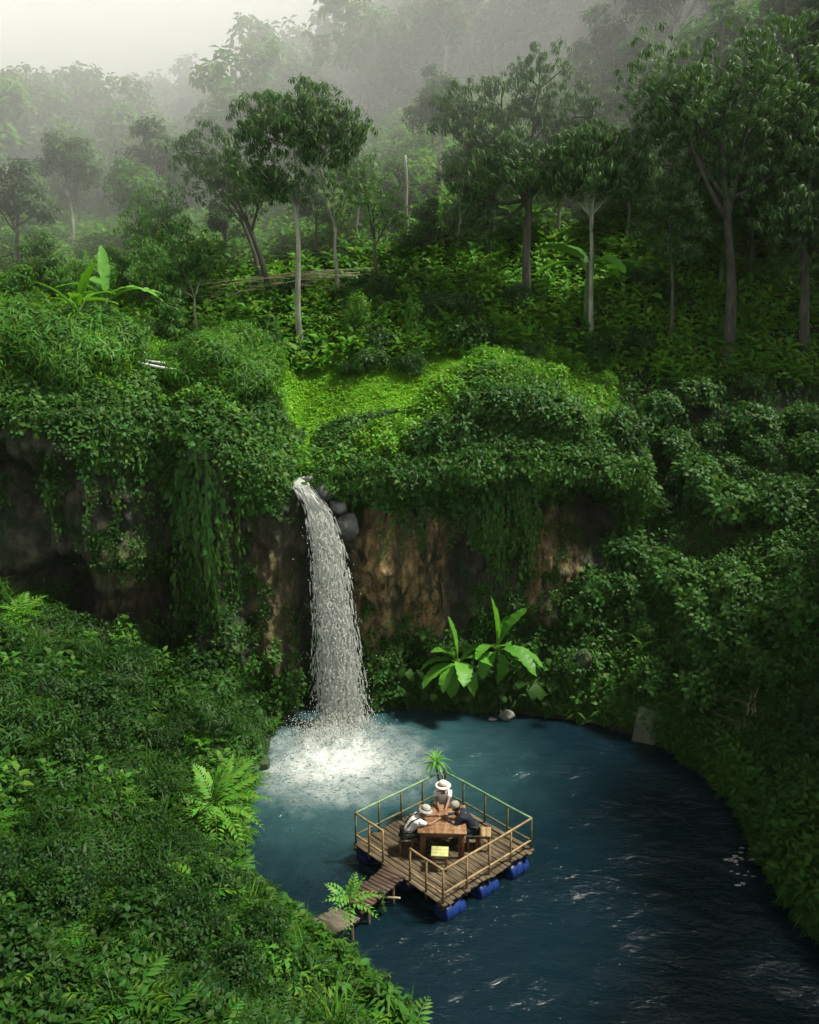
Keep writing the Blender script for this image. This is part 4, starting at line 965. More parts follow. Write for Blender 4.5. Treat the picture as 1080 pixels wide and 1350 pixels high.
while len(placed) < 255 and tries < 30000:
    tries += 1
    th = g.uniform(-32, 34); rr = math.exp(g.uniform(math.log(47), math.log(118)))
    x, y = rr * math.sin(R(th)), rr * math.cos(R(th))
    rightness = sm(4, 20, x)
    if y < 47 and not rightness > .5: continue
    # an open clearing of bright low plants above the grass
    q = to_px((x, y, float(surf(x, y))))
    if y < 62 and -4 < x < 9 and g.uniform() < .9: continue
    if y < 62 and x < -3 and g.uniform() < .6: continue
    mind = lerp(2.1, 2.4, min(1, rr / 120))
    if any((x - a) ** 2 + (y - b) ** 2 < mind ** 2 for a, b in placed): continue
    placed.append((x, y))
    k = int(g.choice(6, p=[.2, .22, .14, .16, .14, .14])) if rightness < .5 else int(g.choice(6, p=[.4, .05, .15, .05, .05, .3]))
    put_tree(k, (x, y, float(surf(x, y)) - .1), g.uniform(0, 6.28), g.uniform(.5, .85) * (1 + .45 * rightness))
for i, (a_, b_, k, sc_) in enumerate([(606, 335, 2, .50), (655, 330, 4, .45), (560, 345, 3, .5), (470, 330, 2, .45), (415, 340, 5, .5), (830, 335, 4, .5), (735, 330, 2, .5), (520, 300, 1, .5), (160, 400, 3, .45), (60, 400, 1, .5), (30, 440, 3, .5), (300, 360, 5, .5), (640, 300, 1, .55), (580, 270, 2, .6)]):
    p = hit(a_, b_); put_tree(k, p - (0, 0, .1), i * 1.7, sc_)
# tall trees on the right slope; those out of view added to shade the bank
for i, (x, y, s, k) in enumerate([(19, 40, 1.5, 0), (23, 45, 1.6, 2), (17.5, 46, 1.3, 5), (26, 38, 1.6, 0), (22, 33, 1.4, 5), (27, 30, 1.6, 0), (24, 25, 1.4, 2), (29, 22, 1.6, 0), (20.5, 27, 1.1, 5), (26, 17, 1.5, 5), (32, 34, 1.7, 2), (31, 27, 1.6, 5), (30, 44, 1.6, 0), (23, 12, 1.5, 0), (28, 8, 1.6, 2), (14.8, 15, 1.3, 0), (15.3, 19.5, 1.3, 5), (13.8, 10.5, 1.3, 0), (16.3, 23.5, 1.2, 0)]):
    put_tree(k, (x, y, float(surf(x, y)) - .2), i * 1.3, s, 'tall dark tree at or beyond the right edge, most unseen and added for shade', 'tall dark trees of the right slope')

# the far wood: crowns nobody could count, beyond the single trees
g = np.random.default_rng(91); mbw = MB(); far = []
light = [tree_data(830 + i, (0, 0, 3.2), [((math.cos(a * 2.4) * 1.3, math.sin(a * 2.4) * 1.3, 4.0 + .75 * a), (1.5, 1.5, 1.1)) for a in range(5)], .12, [sprig(740 + q, 7, .55, .24, (-.5, .5), .1, 1, .5) for q in range(2)], 2.0, (.8, 1.3), .2, 1) for i in range(4)]
tries = 0
while len(far) < 620 and tries < 20000:
    tries += 1
    th = g.uniform(-33, 36); rr = math.exp(g.uniform(math.log(62), math.log(165))); x, y = rr * math.sin(R(th)), rr * math.cos(R(th))
    if x < -8 and y > 112: continue
    if any((x - a) ** 2 + (y - b) ** 2 < 5.0 for a, b in placed) or any((x - a) ** 2 + (y - b) ** 2 < 4.0 for a, b in far): continue
    far.append((x, y)); k = len(far) % 4; s_ = g.uniform(.75, 1.35); rz = g.uniform(0, 6.28)
    for dd in light[k]: stamp(mbw, dd, np.array([[x, y, float(surf(x, y)) - .3]]), np.array([[0, 0, 1.0]]), np.array([rz]), np.array([s_]), np.array([g.uniform(-.15, .15)]))
o = mbw.build('woodland', M['treeg']); tag(o, 'far woodland of small crowns fading into the mist up the hillside', 'woodland', kind='stuff')

# bare pole, bamboo heap, pipes
def straight(name, a, b, r, mat, label, cat, group=None, sides=7, sag=0.0, knots=0, parent=None):
    a = np.asarray(a, float); b = np.asarray(b, float); root = (a + b) / 2
    n = 15 if knots or sag else 3; t = np.linspace(0, 1, n)[:, None]
    P_ = a * (1 - t) + b * t; P_[:, 2] -= sag * 4 * (t[:, 0] * (1 - t[:, 0]))
    rr = np.full(n, r)
    if knots: rr[::3] *= 1.25
    o = MB().add(*tube(P_ - root, rr, sides)).build(name, mat, None, True); o.location = root
    tag(o, label, cat, group); return o
M['bamboo'] = noise_mat('dry_bamboo', (0.20, 0.19, 0.10), (0.40, 0.37, 0.22), 4, .6, .2)
M['pipe'] = noise_mat('white_pipe', (0.5, 0.52, 0.48), (0.7, 0.72, 0.68), 4, .4, .05)
b = hit(537, 318); tb = at_y(535, 193, b[1])
P_ = np.linspace(0, 1, 12)[:, None] * (tb - b); P_[:, 0] += .03 * np.sin(np.arange(12))
o = MB().add(*tube(P_ - (0, 0, .4), np.linspace(.10, .065, 12), 8)).build('dead_trunk', M['palebark'], None, True); o.location = b; tag(o, 'bare pale dead trunk standing alone on the hill', 'dead trunk')
g = np.random.default_rng(5)
YB = min(hit(q_, w_)[1] for q_, w_ in [(300, 400), (380, 390), (440, 380)]) - .6
for i in range(26):
    y0 = YB + g.uniform(-.5, .5); pa = at_y(268 + g.uniform(-6, 70), 388 + g.uniform(-20, 12), y0); q = g.uniform(0, 1)
    pb = at_y(lerp(395, 498, q) + g.uniform(-8, 8), lerp(385, 344, q) + g.uniform(-10, 24), y0 + g.uniform(-.6, .9))
    straight('bamboo_pole', pa, pb, .020, M['bamboo'], 'thin dry bamboo pole in the heap leaning across the hillside', 'bamboo pole', 'bamboo poles of the heap', 6, -.12, 1)
for i in range(4):
    xa, ya = [(300, 392), (355, 385), (420, 375), (470, 362)][i]; pa = at_y(xa, ya, YB - .1); pb = at_y(xa + 4, ya + 40, YB - .1)
    straight('bamboo_pole', pa, pb, .03, M['bamboo'], 'upright bamboo stake holding up the pole heap', 'bamboo pole', 'stakes under the bamboo heap', 6)
c = hit(172, 486); d_ = c + np.array([1.25, -.3, -.12])
for (a0, b0, z, lb) in [((150, 476), (192, 479), .35, 'short white pipe lying behind the left shrubs'), ((170, 489), (245, 503), .35, 'long white pipe lying across the left cliff top'), ((180, 484), (218, 490), .3, 'grey-green pipe lying between the white pipes')]:
    pa = hit(*a0); pb = at_y(*b0, pa[1] - .3); straight('pipe', pa + (0, 0, z), pb + (0, 0, z), .045, M['pipe'] if 'white' in lb else M['stem'], lb, 'pipe', None, 8, .03)

# ------------------------------------------------------------------ waterfall
def wmat():
    m, nt, N, L = new_mat('white_water')
    out = N.new('ShaderNodeOutputMaterial'); p = N.new('ShaderNodeBsdfPrincipled'); t = N.new('ShaderNodeBsdfTranslucent'); ms = N.new('ShaderNodeMixShader')
    at = N.new('ShaderNodeAttribute'); at.attribute_name = 'tint'
    mx = N.new('ShaderNodeMix'); mx.data_type = 'RGBA'; mx.inputs[6].default_value = (.60, .63, .57, 1); mx.inputs[7].default_value = (.92, .93, .88, 1)
    L.new(at.outputs['Fac'], mx.inputs[0]); L.new(mx.outputs[2], p.inputs['Base Color']); L.new(mx.outputs[2], t.inputs['Color'])
    p.inputs['Roughness'].default_value = .25; ms.inputs[0].default_value = .5
    L.new(p.outputs[0], ms.inputs[1]); L.new(t.outputs[0], ms.inputs[2]); L.new(ms.outputs[0], out.inputs['Surface']); return m
M['white_water'] = wmat()
LIP = np.array([px_x(398, 29.7), 29.75, 8.0])
def fall_path(t, a, rnd=0.0):
    """t 0..1 down the fall, a -1..1 across it"""
    z = 8.05 - 8.0 * t ** 1.25
    yy = LIP[1] - .35 - 1.75 * t ** .62
    py = np.interp(t, [0, .15, .35, .6, .85, 1], [640, 700, 765, 850, 925, 965])
    cx = np.interp(py, [640, 680, 700, 760, 850, 930, 970], [397, 411, 420, 431, 438, 444, 446])
    hw = np.interp(py, [640, 680, 700, 760, 850, 930, 970], [11, 13, 15, 21, 25, 32, 41])
    k = yy * 1.03 / FPX
    return np.stack([(cx - 540) * k + a * hw * k, yy + rnd, z], -1)
g = np.random.default_rng(9)
fall = empty('waterfall', (IMPACT[0], IMPACT[1], 0)); tag(fall, 'white waterfall plunging from the notch in the cliff into the pool', 'waterfall')
f0 = np.array([IMPACT[0], IMPACT[1], 0])
mb = MB(); nd = 16000
ta = g.uniform(-.01, 1, nd) ** .85; ta = np.nan_to_num(ta, nan=0.0); a = np.clip(g.normal(0, .42, nd), -1.2, 1.2); ln = g.uniform(.012, .045, nd) * (1.3 - .6 * ta); wd = g.uniform(.006, .018, nd)
rn = g.normal(0, .10, nd) * (.3 + ta); wob = g.normal(0, .04, nd) * ta
for q in range(5): pass
qs = np.array([0, .3, .7, 1.0]); prof = np.array([0.15, 1, .8, .1])
pts = np.stack([fall_path(np.clip(ta + ln * q, 0, 1.0), a + wob * q, rn) for q in qs], 1)     # (nd,4,3)
side = np.stack([np.cos(g.uniform(-.7, .7, nd)), np.sin(g.uniform(-.7, .7, nd)), 0 * ta], -1)
Lf = pts + side[:, None, :] * (wd[:, None] * prof[None])[..., None]; Rt = pts - side[:, None, :] * (wd[:, None] * prof[None])[..., None]
md = pts.copy(); md[..., 1] -= .012
V = np.stack([Lf, md, Rt], 2).reshape(nd, 12, 3)
Fb = np.array([(i * 3 + c, i * 3 + c + 1, i * 3 + c + 4, i * 3 + c + 3) for i in range(3) for c in range(2)]); Fb = np.concatenate([Fb[:, [0, 1, 2]], Fb[:, [0, 2, 3]]])
FF = (Fb[None] + (np.arange(nd) * 12)[:, None, None]).reshape(-1, 3)
mb.add(V.reshape(-1, 3) - f0, FF, np.repeat(g.uniform(0, 1, nd), 12))
tg, ag = np.meshgrid(np.linspace(0, 1, 110), np.linspace(-1, 1, 23), indexing='ij')
cr_ = fall_path(tg, ag * .62 * (1 + .35 * (n2(tg * 9 + ag * 0, ag * 0 + np.sign(ag), .8, 61) - .5)), 0.06); cr_[..., 1] += (n2(ag * 7, tg * 5, .8, 62) - .5) * .35 * (.3 + tg); cr_[..., 1] += .12 * ag ** 2
idx = np.arange(tg.size).reshape(tg.shape); mb.add(cr_.reshape(-1, 3) - f0, np.stack([idx[:-1, :-1], idx[1:, :-1], idx[1:, 1:], idx[:-1, 1:]], -1).reshape(-1, 4), np.clip(n2(ag * 8, tg * 4, .7, 63).reshape(-1) * 1.3 - .1, 0, 1))
mb.build('falling_water', M['white_water'], fall, True)
oc = (np.array([(1, 0, 0), (-1, 0, 0), (0, 1, 0), (0, -1, 0), (0, 0, 1.5), (0, 0, -1.5)], float), np.array([(0, 2, 4), (2, 1, 4), (1, 3, 4), (3, 0, 4), (2, 0, 5), (1, 2, 5), (3, 1, 5), (0, 3, 5)]), np.zeros(6))
mb = MB(); nd = 15000; ta = g.uniform(0.05, 1, nd) ** .6; a = g.normal(0, .43, nd)
P_ = fall_path(ta, a, g.normal(0, .2, nd)); P_ += g.normal(0, .07, P_.shape)
stamp(mb, oc, P_ - f0, np.tile([0, 0, 1.0], (nd, 1)), g.uniform(0, 6, nd), g.uniform(.006, .020, nd), g.uniform(.2, 1, nd))
nd = 4200; P_ = np.stack([IMPACT[0] + g.normal(.05, .62, nd), IMPACT[1] + g.normal(-.2, .45, nd), np.abs(g.normal(0, .34, nd))], -1)
stamp(mb, oc, P_ - f0, np.tile([0, 0, 1.0], (nd, 1)), g.uniform(0, 6, nd), g.uniform(.006, .018, nd), g.uniform(.3, 1, nd))
o = mb.build('spray', M['white_water'], fall); o['kind'] = 'stuff'
# water sliding over the lip
mb = MB(); n1, n2_c = 14, 7
gr = np.array([[(LIP[0] - .05 + (j / (n2_c - 1) - .5) * .6 + .08 * math.sin(i * .9), LIP[1] + .8 - 1.25 * i / (n1 - 1), 8.12 - .16 * (i / (n1 - 1)) ** 2 + .05 * math.sin(i * 1.7 + j * 1.3) - .14 * abs(j / (n2_c - 1) - .5)) for j in range(n2_c)] for i in range(n1)])
idx = np.arange(n1 * n2_c).reshape(n1, n2_c)
mb.add(gr.reshape(-1, 3) - f0, np.stack([idx[:-1, :-1], idx[1:, :-1], idx[1:, 1:], idx[:-1, 1:]], -1).reshape(-1, 4), .35)
mb.build('lip_water', M['white_water'], fall, True)

# ------------------------------------------------------------------ rocks
M['rock'] = noise_mat('grey_rock', (0.05, 0.055, 0.05), (0.20, 0.205, 0.185), 2.2, .75, .7)
M['mossrock'] = noise_mat('mossy_rock', (0.02, 0.024, 0.014), (0.07, 0.085, 0.04), 2.0, .85, .8, c3=(0.03, 0.06, 0.018))
M['concrete'] = noise_mat('old_concrete', (0.06, 0.085, 0.045), (0.13, 0.15, 0.10), 2.5, .85, .4)
def rock(c, r, seed, label, mat, cat='rock', rz=0.0, name='rock'):
    V, F = blob((0, 0, 0), r, seed, .62, 4, 1.0)
    nrm = V / (np.linalg.norm(V, axis=1, keepdims=True) + 1e-9)
    for q in range(7):      # flat broken faces
        gq = np.random.default_rng(seed * 10 + q); pd = gq.normal(0, 1, 3); pd /= np.linalg.norm(pd); lim = float((V @ pd).max()) * .72; ex_ = np.maximum(V @ pd - lim, 0); V = V - ex_[:, None] * pd * .9
    V = np.round(V / .02) * .02 * .25 + V * .75
    o = MB().add(V, F).build(name, mat, None, True); o.location = c; o.rotation_euler = (0, 0, rz); tag(o, label, cat); return o
rock(at_y(428, 648, 29.5), (.52, .5, .34), 1, 'large grey boulder at the right of the waterfall lip', M['rock'])
rock(at_y(410, 634, 30.3), (.30, .4, .22), 2, 'small grey boulder behind the waterfall lip', M['rock'])
rock(at_y(456, 692, 29.3), (.45, .35, .50), 3, 'pale grey rock slab under the boulder beside the waterfall', M['rock'])
rock(at_y(446, 668, 29.35), (.35, .35, .25), 4, 'grey stone wedged between the boulder and the slab', M['rock'])
rock(at_z(346, 1006, .12), (.22, .25, .25), 5, 'dark wet rock at the left edge of the foam', M['mossrock'])
rock(at_z(668, 944, .08), (.27, .24, .22), 6, 'blue-grey rock standing in the water below the bananas', M['rock'])
rock(at_z(648, 948, .02), (.16, .10, .06), 7, 'small pale stone beside the blue-grey rock in the water', M['rock'])
rock(at_y(22, 550, 27.5), (.75, .5, .16), 8, 'flat grey rock ledge under the left overhang', M['mossrock'])
rock(at_y(68, 556, 27.6), (.55, .5, .15), 9, 'second flat rock ledge at the right of the left overhang', M['mossrock'])
rock(at_y(272, 597, 28.6), (.62, .5, .22), 10, 'rock ledge under the narrow-leaved shrubs left of the fall', M['mossrock'])
rock(at_y(770, 868, 27.8), (.24, .2, .36), 11, 'mossy leaning stone on the right bank', M['mossrock'])
b = at_z(850, 975, .0)
V, F = box((0, 0, .45), (.72, .5, 1.25), 0, .05); V = V + (fbm(V * 2.3, 5)[:, None] - .5) * .12
bm_ = MB().add(V, F).build('concrete_block', M['concrete']); bm_.location = b; bm_.rotation_euler = (R(-14), R(4), R(-28)); tag(bm_, 'pale green concrete block leaning at the right shore', 'concrete block')

# drifting scum of foam at the right shore
M['foam'] = noise_mat('foam_scum', (.25, .27, .25), (.6, .6, .57), 14, .8, .6)
mb = MB(); g = np.random.default_rng(3)
for i in range(26):
    px_, py_ = (972 + g.normal(0, 9), 1132 + g.normal(0, 5)) if i < 16 else (985 + g.normal(0, 7), 1152 + g.normal(0, 9))
    p = at_z(px_, py_, .035); V, F = blob(p, (g.uniform(.02, .09), g.uniform(.01, .045), .012), 70 + i, .5, 2, 1.5); mb.add(V, F)
o = mb.build('foam', M['foam'], None, True); tag(o, 'patch of whitish foam scum floating at the right shore', 'foam', kind='stuff')
# dry grass on the right bank
for k, (px_, py_, s) in enumerate([(998, 945, 1.0), (985, 965, .7)]):
    p = hit(px_, py_); V, F, T = grass_tuft(880 + k, 46, .85 * s, .025, .16, 1.2)
    o = MB().add(V, F, T + .5).build('dry_grass_clump', M['bamboo']); o.location = p; o.rotation_euler = (0, 0, 2.4); tag(o, ['tussock of dry straw-coloured grass on the right bank', 'smaller dry grass tussock just below the larger one'][k], 'grass clump')
# driftwood sticks
def zpt(px_, py_, up): p = hit(px_, py_); return p + (0, 0, up)
M['wood_dark'] = noise_mat('dark_wood', (0.035, 0.024, 0.016), (0.10, 0.07, 0.045), 4, .8, .5, (1, 1, 1))
straight('stick', at_z(935, 1036, .25), at_z(978, 1024, .55), .035, M['wood_dark'], 'dead stick jutting over the water from the right bank', 'stick', None, 6, .05, 1)
straight('stick', at_z(488, 1182, .2), at_z(528, 1184, .2), .025, M['bamboo'], 'thin pale stick floating beside the walkway', 'stick', None, 6, 0, 1)

# ------------------------------------------------------------------ raft
M['deck'] = noise_mat('deck_wood', (0.040, 0.030, 0.017), (0.17, 0.13, 0.075), 2.2, .8, .5, (6, .8, 6), c3=(0.085, 0.062, 0.035))
M['rail_tan'] = noise_mat('tan_bamboo_rail', (0.17, 0.11, 0.045), (0.36, 0.26, 0.13), 5, .6, .2)
M['rail_green'] = noise_mat('green_rail', (0.10, 0.20, 0.09), (0.24, 0.38, 0.20), 5, .55, .2)
M['post'] = noise_mat('post_wood', (0.06, 0.07, 0.03), (0.17, 0.15, 0.07), 5, .7, .3)
M['blue'] = noise_mat('blue_plastic', (0.006, 0.020, 0.11), (0.012, 0.038, 0.18), 3, .4, .1)
M['table'] = noise_mat('table_wood', (0.12, 0.062, 0.028), (0.32, 0.185, 0.09), 2.5, .55, .3, (6, 1, 6))
M['tableleg'] = noise_mat('table_leg_wood', (0.08, 0.035, 0.018), (0.20, 0.10, 0.05), 3, .65, .3, (6, 6, 1))
M['yellow'] = noise_mat('yellow_wood', (0.30, 0.30, 0.10), (0.50, 0.50, 0.22), 3, .6, .3, (6, 1, 6))
M['plank_red'] = noise_mat('red_brown_plank', (0.036, 0.023, 0.016), (0.105, 0.064, 0.043), 2.5, .75, .4, (6, 1, 6))
M['plank_grey'] = noise_mat('grey_plank', (0.06, 0.052, 0.036), (0.16, 0.14, 0.10), 2.5, .8, .4, (6, 1, 6))
DZ = .52
cL, cF, cR = (at_z(466, 1111, DZ), at_z(584, 1194, DZ), at_z(704, 1119, DZ))
ex = (cR - cF); ey = (cL - cF); SX = float(np.linalg.norm(ex[:2])); SY = float(np.linalg.norm(ey[:2])); yaw = math.atan2(ex[1], ex[0])
raft = empty('raft', (cF[0], cF[1], 0.0), yaw); tag(raft, 'square wooden raft with railings floating on blue drums', 'raft')
def RW(x, y, z):   # raft coordinates to the world
    c, s = math.cos(yaw), math.sin(yaw); return np.array([cF[0] + c * x - s * y, cF[1] + s * x + c * y, z])
mb = MB(); r = random.Random(4); npl = 22; wpl = SX / npl
for i in range(npl):
    V, F = box(((i + .5) * wpl, SY / 2 + r.uniform(-.04, .04), DZ - .02 + r.uniform(-.004, .004)), (wpl - .016, SY + r.uniform(-.02, .08), .04), r.uniform(-.006, .006), .006); mb.add(V, F)
mb.build('deck', M['deck'], raft)
for y in (.12, SY * .36, SY * .64, SY - .12):
    V, F = box((SX / 2, y, DZ - .105), (SX + .06, .08, .12), 0, .008); MB().add(V, F).build('beam', M['wood_dark'], raft)
# drums: pairs lying under the deck, ends towards the front right side
def drum(x, y, z, ax=True):
    prof = [(0, 0), (.20, 0), (.235, .02), (.245, .06), (.245, .19), (.252, .20), (.252, .22), (.238, .235), (.238, .425), (.252, .44), (.252, .46), (.245, .47), (.245, .60), (.235, .64), (.20, .66), (0, .66)]
    V, F = lathe(prof, 22); V = np.stack([V[:, 2] - .33, V[:, 0], V[:, 1]], -1)
    o = MB().add(V, F).build('drum', M['blue'], raft, True); o.location = (x, y, z)
    if not ax: o.rotation_euler = (0, 0, math.pi / 2)
for t_ in (.14, .50, .85): drum(SX * t_, .22, .10)
for t_ in (.14, .50, .85): drum(SX * t_, SY - .2, .16)
drum(.5, SY * .5, .16); drum(SX - .5, SY * .5, .16)
# railings
RH, RL = .86, .24
gap = (SY * .36, SY * .66)       # opening in the front left side
def rail(a, b, z, mat, rr=.026, nm='rail'):
    a = np.array([*a, z]); b = np.array([*b, z]); n = 12; t = np.linspace(0, 1, n)[:, None]
    P_ = a * (1 - t) + b * t; P_[:, 2] += .006 * np.sin(t[:, 0] * 7 + a[0]); rad = np.full(n, rr); rad[::4] *= 1.18
    MB().add(*tube(P_, rad, 8)).build(nm, mat, raft, True)
def post(x, y, mat, h=RH):
    V, F = tube([(x, y, DZ - .18), (x, y, DZ + h * .5), (x, y, DZ + h)], [.030, .027, .026], 8); MB().add(V, F).build('post', mat, raft, True)
e = .06
corners = {'F': (e, e), 'R': (SX - e, e), 'B': (SX - e, SY - e), 'L': (e, SY - e)}
for z, nm in ((DZ + RH, 'handrail'), (DZ + RL, 'lower_rail')):
    gm = M['rail_green'] if nm == 'handrail' else M['post']
    rail(corners['F'], corners['R'], z, M['rail_tan'], nm=nm)
    rail(corners['R'], corners['B'], z, gm, nm=nm); rail(corners['L'], corners['B'], z, gm, nm=nm)
    rail(corners['F'], (e, gap[0]), z, M['rail_tan'], nm=nm); rail((e, gap[1]), corners['L'], z, M['rail_tan'], nm=nm)
for i in range(5):
    t = i / 4
    if i < 4: post(lerp(e, SX - e, t), e, M['rail_tan'])
    post(SX - e, lerp(e, SY - e, t), M['post'])
    if i < 4: post(lerp(e, SX - e, t), SY - e, M['post'])
for y in (gap[0] * .5 + e * .5, gap[0], gap[1], (gap[1] + SY - e) / 2): post(e, y, M['rail_tan'])
# walkway from the opening to the shore
gy0 = (gap[0] + gap[1]) / 2 - .02
wend = at_z(424, 1224, .62); c_, s_ = math.cos(yaw), math.sin(yaw)
A_ = RW(-.02, gy0, DZ + .0); B_ = wend
d_ = B_ - A_; Lw = float(np.linalg.norm(d_[:2])); wyaw = math.atan2(d_[1], d_[0])
def walkway(a, length, yw, rise, mat, label, width=.66, legs=(), gapw=.018, pw=.115):
    t = empty('plank_walkway', a, yw); tag(t, label, 'walkway'); mb = MB(); n = int(length / pw); r = random.Random(int(length * 10))
    for i in range(n):
        x = (i + .5) * pw; V, F = box((x, r.uniform(-.03, .03), rise * x / length + .055 + r.uniform(-.004, .004)), (pw - gapw, width + r.uniform(-.05, .05), .028), r.uniform(-.02, .02), .004); mb.add(V, F)
    mb.build('plank', mat, t).name = 'planking'
    for s in (-1, 1):
        V, F = tube([(.0, s * width * .38, -.01), (length, s * width * .38, rise - .01)], .045, 8); MB().add(V, F).build('beam', M['wood_dark'], t, True)
    for x in legs:
        for s in (-1, 1):
            V, F = tube([(x, s * width * .36, -1.2), (x, s * width * .36, rise * x / length - .02)], .04, 7); MB().add(V, F).build('leg', M['wood_dark'], t, True)
split_ = Lw * .60
walkway(A_, split_, wyaw, (B_[2] - A_[2]) * .6 - .12, M['plank_red'], 'red-brown plank walkway leading down from the raft opening', legs=(.35, split_ - .3))
A2 = A_ + d_ * .66; A2[2] = .40
walkway(A2, Lw * .36, wyaw + .06, .22, M['plank_grey'], 'weathered grey plank walkway end half hidden by plants on the shore', .74, (.2,))
for (a0, b0, ua, ub, lb) in [((420, 1228), (508, 1292), .75, .55, 'pale bamboo handrail pole slanting down beside the shore walkway'), ((463, 1296), (545, 1356), .5, .45, 'lower pale bamboo pole lying among the weeds at the near shore')]:
    def near(q_, up_): h_ = hit(*q_); d_n = h_ - CAM; d_n /= np.linalg.norm(d_n); return h_ - d_n * up_
    pa = near(a0, 1.9); pb = near(b0, 1.7); straight('bamboo_pole', pa, pb, .036, M['bamboo'], lb, 'bamboo pole', None, 7, .02, 1)
    for t_ in (.2, .8):
        q_ = pa * (1 - t_) + pb * t_; straight('bamboo_pole', q_ - (0, 0, 1.7), q_ + (0, 0, .04), .026, M['post'], 'short upright stake carrying the bamboo handrail by the near shore', 'bamboo pole', 'stakes of the shore handrail', 6)

# table and stools, square to the people
TC = at_z(583, 1079, DZ + .76); TC[2] = DZ + .004; TW, TD, TH = 1.20, 1.30, .76
TYAW = R(-2)
table = empty('table', TC, TYAW); tag(table, 'brown plank table in the middle of the raft', 'table')
mb = MB(); r = random.Random(8)
for i in range(7):
    V, F = box((0, (i - 3) * TD / 7, TH - .022 + r.uniform(-.003, .003)), (TW + r.uniform(-.02, .02), TD / 7 - .008, .044), 0, .005); mb.add(V, F)
mb.build('tabletop', M['table'], table)
for sx in (-1, 1):
    for sy in (-1, 1):
        V, F = box((sx * (TW / 2 - .12), sy * (TD / 2 - .12), (TH - .05) / 2), (.15, .09, TH - .05), 0, .006); MB().add(V, F).build('leg', M['tableleg'], table)
for sy in (-1, 1):
    V, F = box((0, sy * (TD / 2 - .10), TH - .115), (TW - .12, .03, .135), 0, .004); MB().add(V, F).build('apron', M['tableleg'], table)
def stool(loc, rz, label, top, sc=1.0):
    t = empty('stool', loc, rz, sc); tag(t, label, 'stool', 'stools around the raft table'); mb = MB(); r = random.Random(int(loc[0] * 100))
    for i in range(3):
        V, F = box((0, (i - 1) * .135, .43), (.42, .128, .035), r.uniform(-.02, .02), .005); mb.add(V, F)
    mb.build('seat', top, t)
    for sx in (-1, 1):
        for sy in (-1, 1):
            V, F = box((sx * .16, sy * .15, .205), (.055, .055, .41), 0, .004); MB().add(V, F).build('leg', M['tableleg'], t)
    for sx in (-1, 1):
        V, F = box((sx * .16, 0, .375), (.03, .25, .07), 0, .003); MB().add(V, F).build('side_rail', top, t)
    for sy in (-1, 1):
        V, F = box((0, sy * .15, .375), (.27, .03, .07), 0, .003); MB().add(V, F).build('side_rail', top, t)
    return t
deckp = lambda px_, py_, z=DZ + .004: np.append(at_z(px_, py_, z)[:2], z)
sp = at_z(580, 1122, DZ + .45); stool((sp[0], sp[1], DZ + .004), R(-4), 'yellow-painted stool standing empty at the near end of the table', M['yellow'])
sp = at_z(637, 1096, DZ + .45); stool((sp[0], sp[1], DZ + .004), R(84), 'dull yellow stool standing empty at the right of the table', M['rail_tan'])
SEATS = {'A': TC + (-.92, -.30, 0), 'B': TC + (.05, .98, 0), 'C': TC + (.80, -.10, 0)}
stool(SEATS['A'], R(90), 'dark wooden stool under the person in dark trousers', M['wood_dark'])
stool(SEATS['B'], 0, 'brown stool under the person at the far side of the table', M['tableleg'])
stool(SEATS['C'], R(90), 'brown stool under the person in the dark jacket', M['wood_dark'])

# corner plant
bc = RW(SX - .14, SY - .14, DZ)
t = empty('corner_plant', bc); tag(t, 'spiky-leaved plant with bare stems at the far corner of the raft', 'plant')
top = at_y(574, 1004, bc[1]) - bc
MB().add(*tube([(0, 0, -.02), top * (.35, 1, .45) + (-.02, 0, 0), top], [.035, .03, .022], 7)).build('stem', M['wood_dark'], t, True)
MB().add(*tube([(.05, .02, -.02), (.07, .02, .5), (.06, 0, 1.02)], [.035, .03, .026], 7)).build('stem', M['wood_dark'], t, True)
mb = MB(); r = random.Random(3)
for i in range(34):
    V, F = leaf(.52 * r.uniform(.6, 1.1), .055, r.uniform(.5, 1.1), .2, 4); mb.add(V @ rotm(i * 2.4, lerp(-.3, 1.4, i / 33)).T + top + (0, 0, r.uniform(-.12, .05)), F, .7 + r.uniform(-.25, .25))
mb.build('leaves', M['banana'], t)

# ------------------------------------------------------------------ people
M['skin'] = noise_mat('skin', (0.20, 0.105, 0.065), (0.26, 0.14, 0.09), 8, .5, .05)
M['hairdark'] = noise_mat('dark_hair', (0.012, 0.010, 0.008), (0.03, 0.024, 0.02), 20, .5, .3)
M['white_cloth'] = noise_mat('white_shirt', (0.62, 0.61, 0.57), (0.76, 0.75, 0.71), 5, .85, .3)
M['black_cloth'] = noise_mat('dark_trousers', (0.010, 0.012, 0.012), (0.03, 0.033, 0.03), 6, .9, .3)
M['navy_cloth'] = noise_mat('navy_jacket', (0.006, 0.010, 0.016), (0.014, 0.022, 0.035), 6, .85, .3)
M['blue_pattern'] = noise_mat('blue_patterned_cloth', (0.01, 0.025, 0.06), (0.10, 0.24, 0.55), 9, .8, .2, c3=(0.015, 0.04, 0.12))
M['hat_cream'] = noise_mat('cream_hat', (0.55, 0.47, 0.40), (0.70, 0.61, 0.53), 6, .85, .2)
M['hat_grey'] = noise_mat('grey_hat', (0.27, 0.27, 0.22), (0.42, 0.41, 0.35), 6, .85, .2)
M['cap_beige'] = noise_mat('beige_cap', (0.24, 0.21, 0.16), (0.36, 0.32, 0.26), 6, .85, .2)
M['shoe'] = noise_mat('dark_shoe', (0.02, 0.02, 0.02), (0.05, 0.05, 0.05), 6, .7, .2)
M['hose'] = noise_mat('dark_strap', (0.012, 0.014, 0.018), (0.03, 0.03, 0.035), 6, .7, .2)
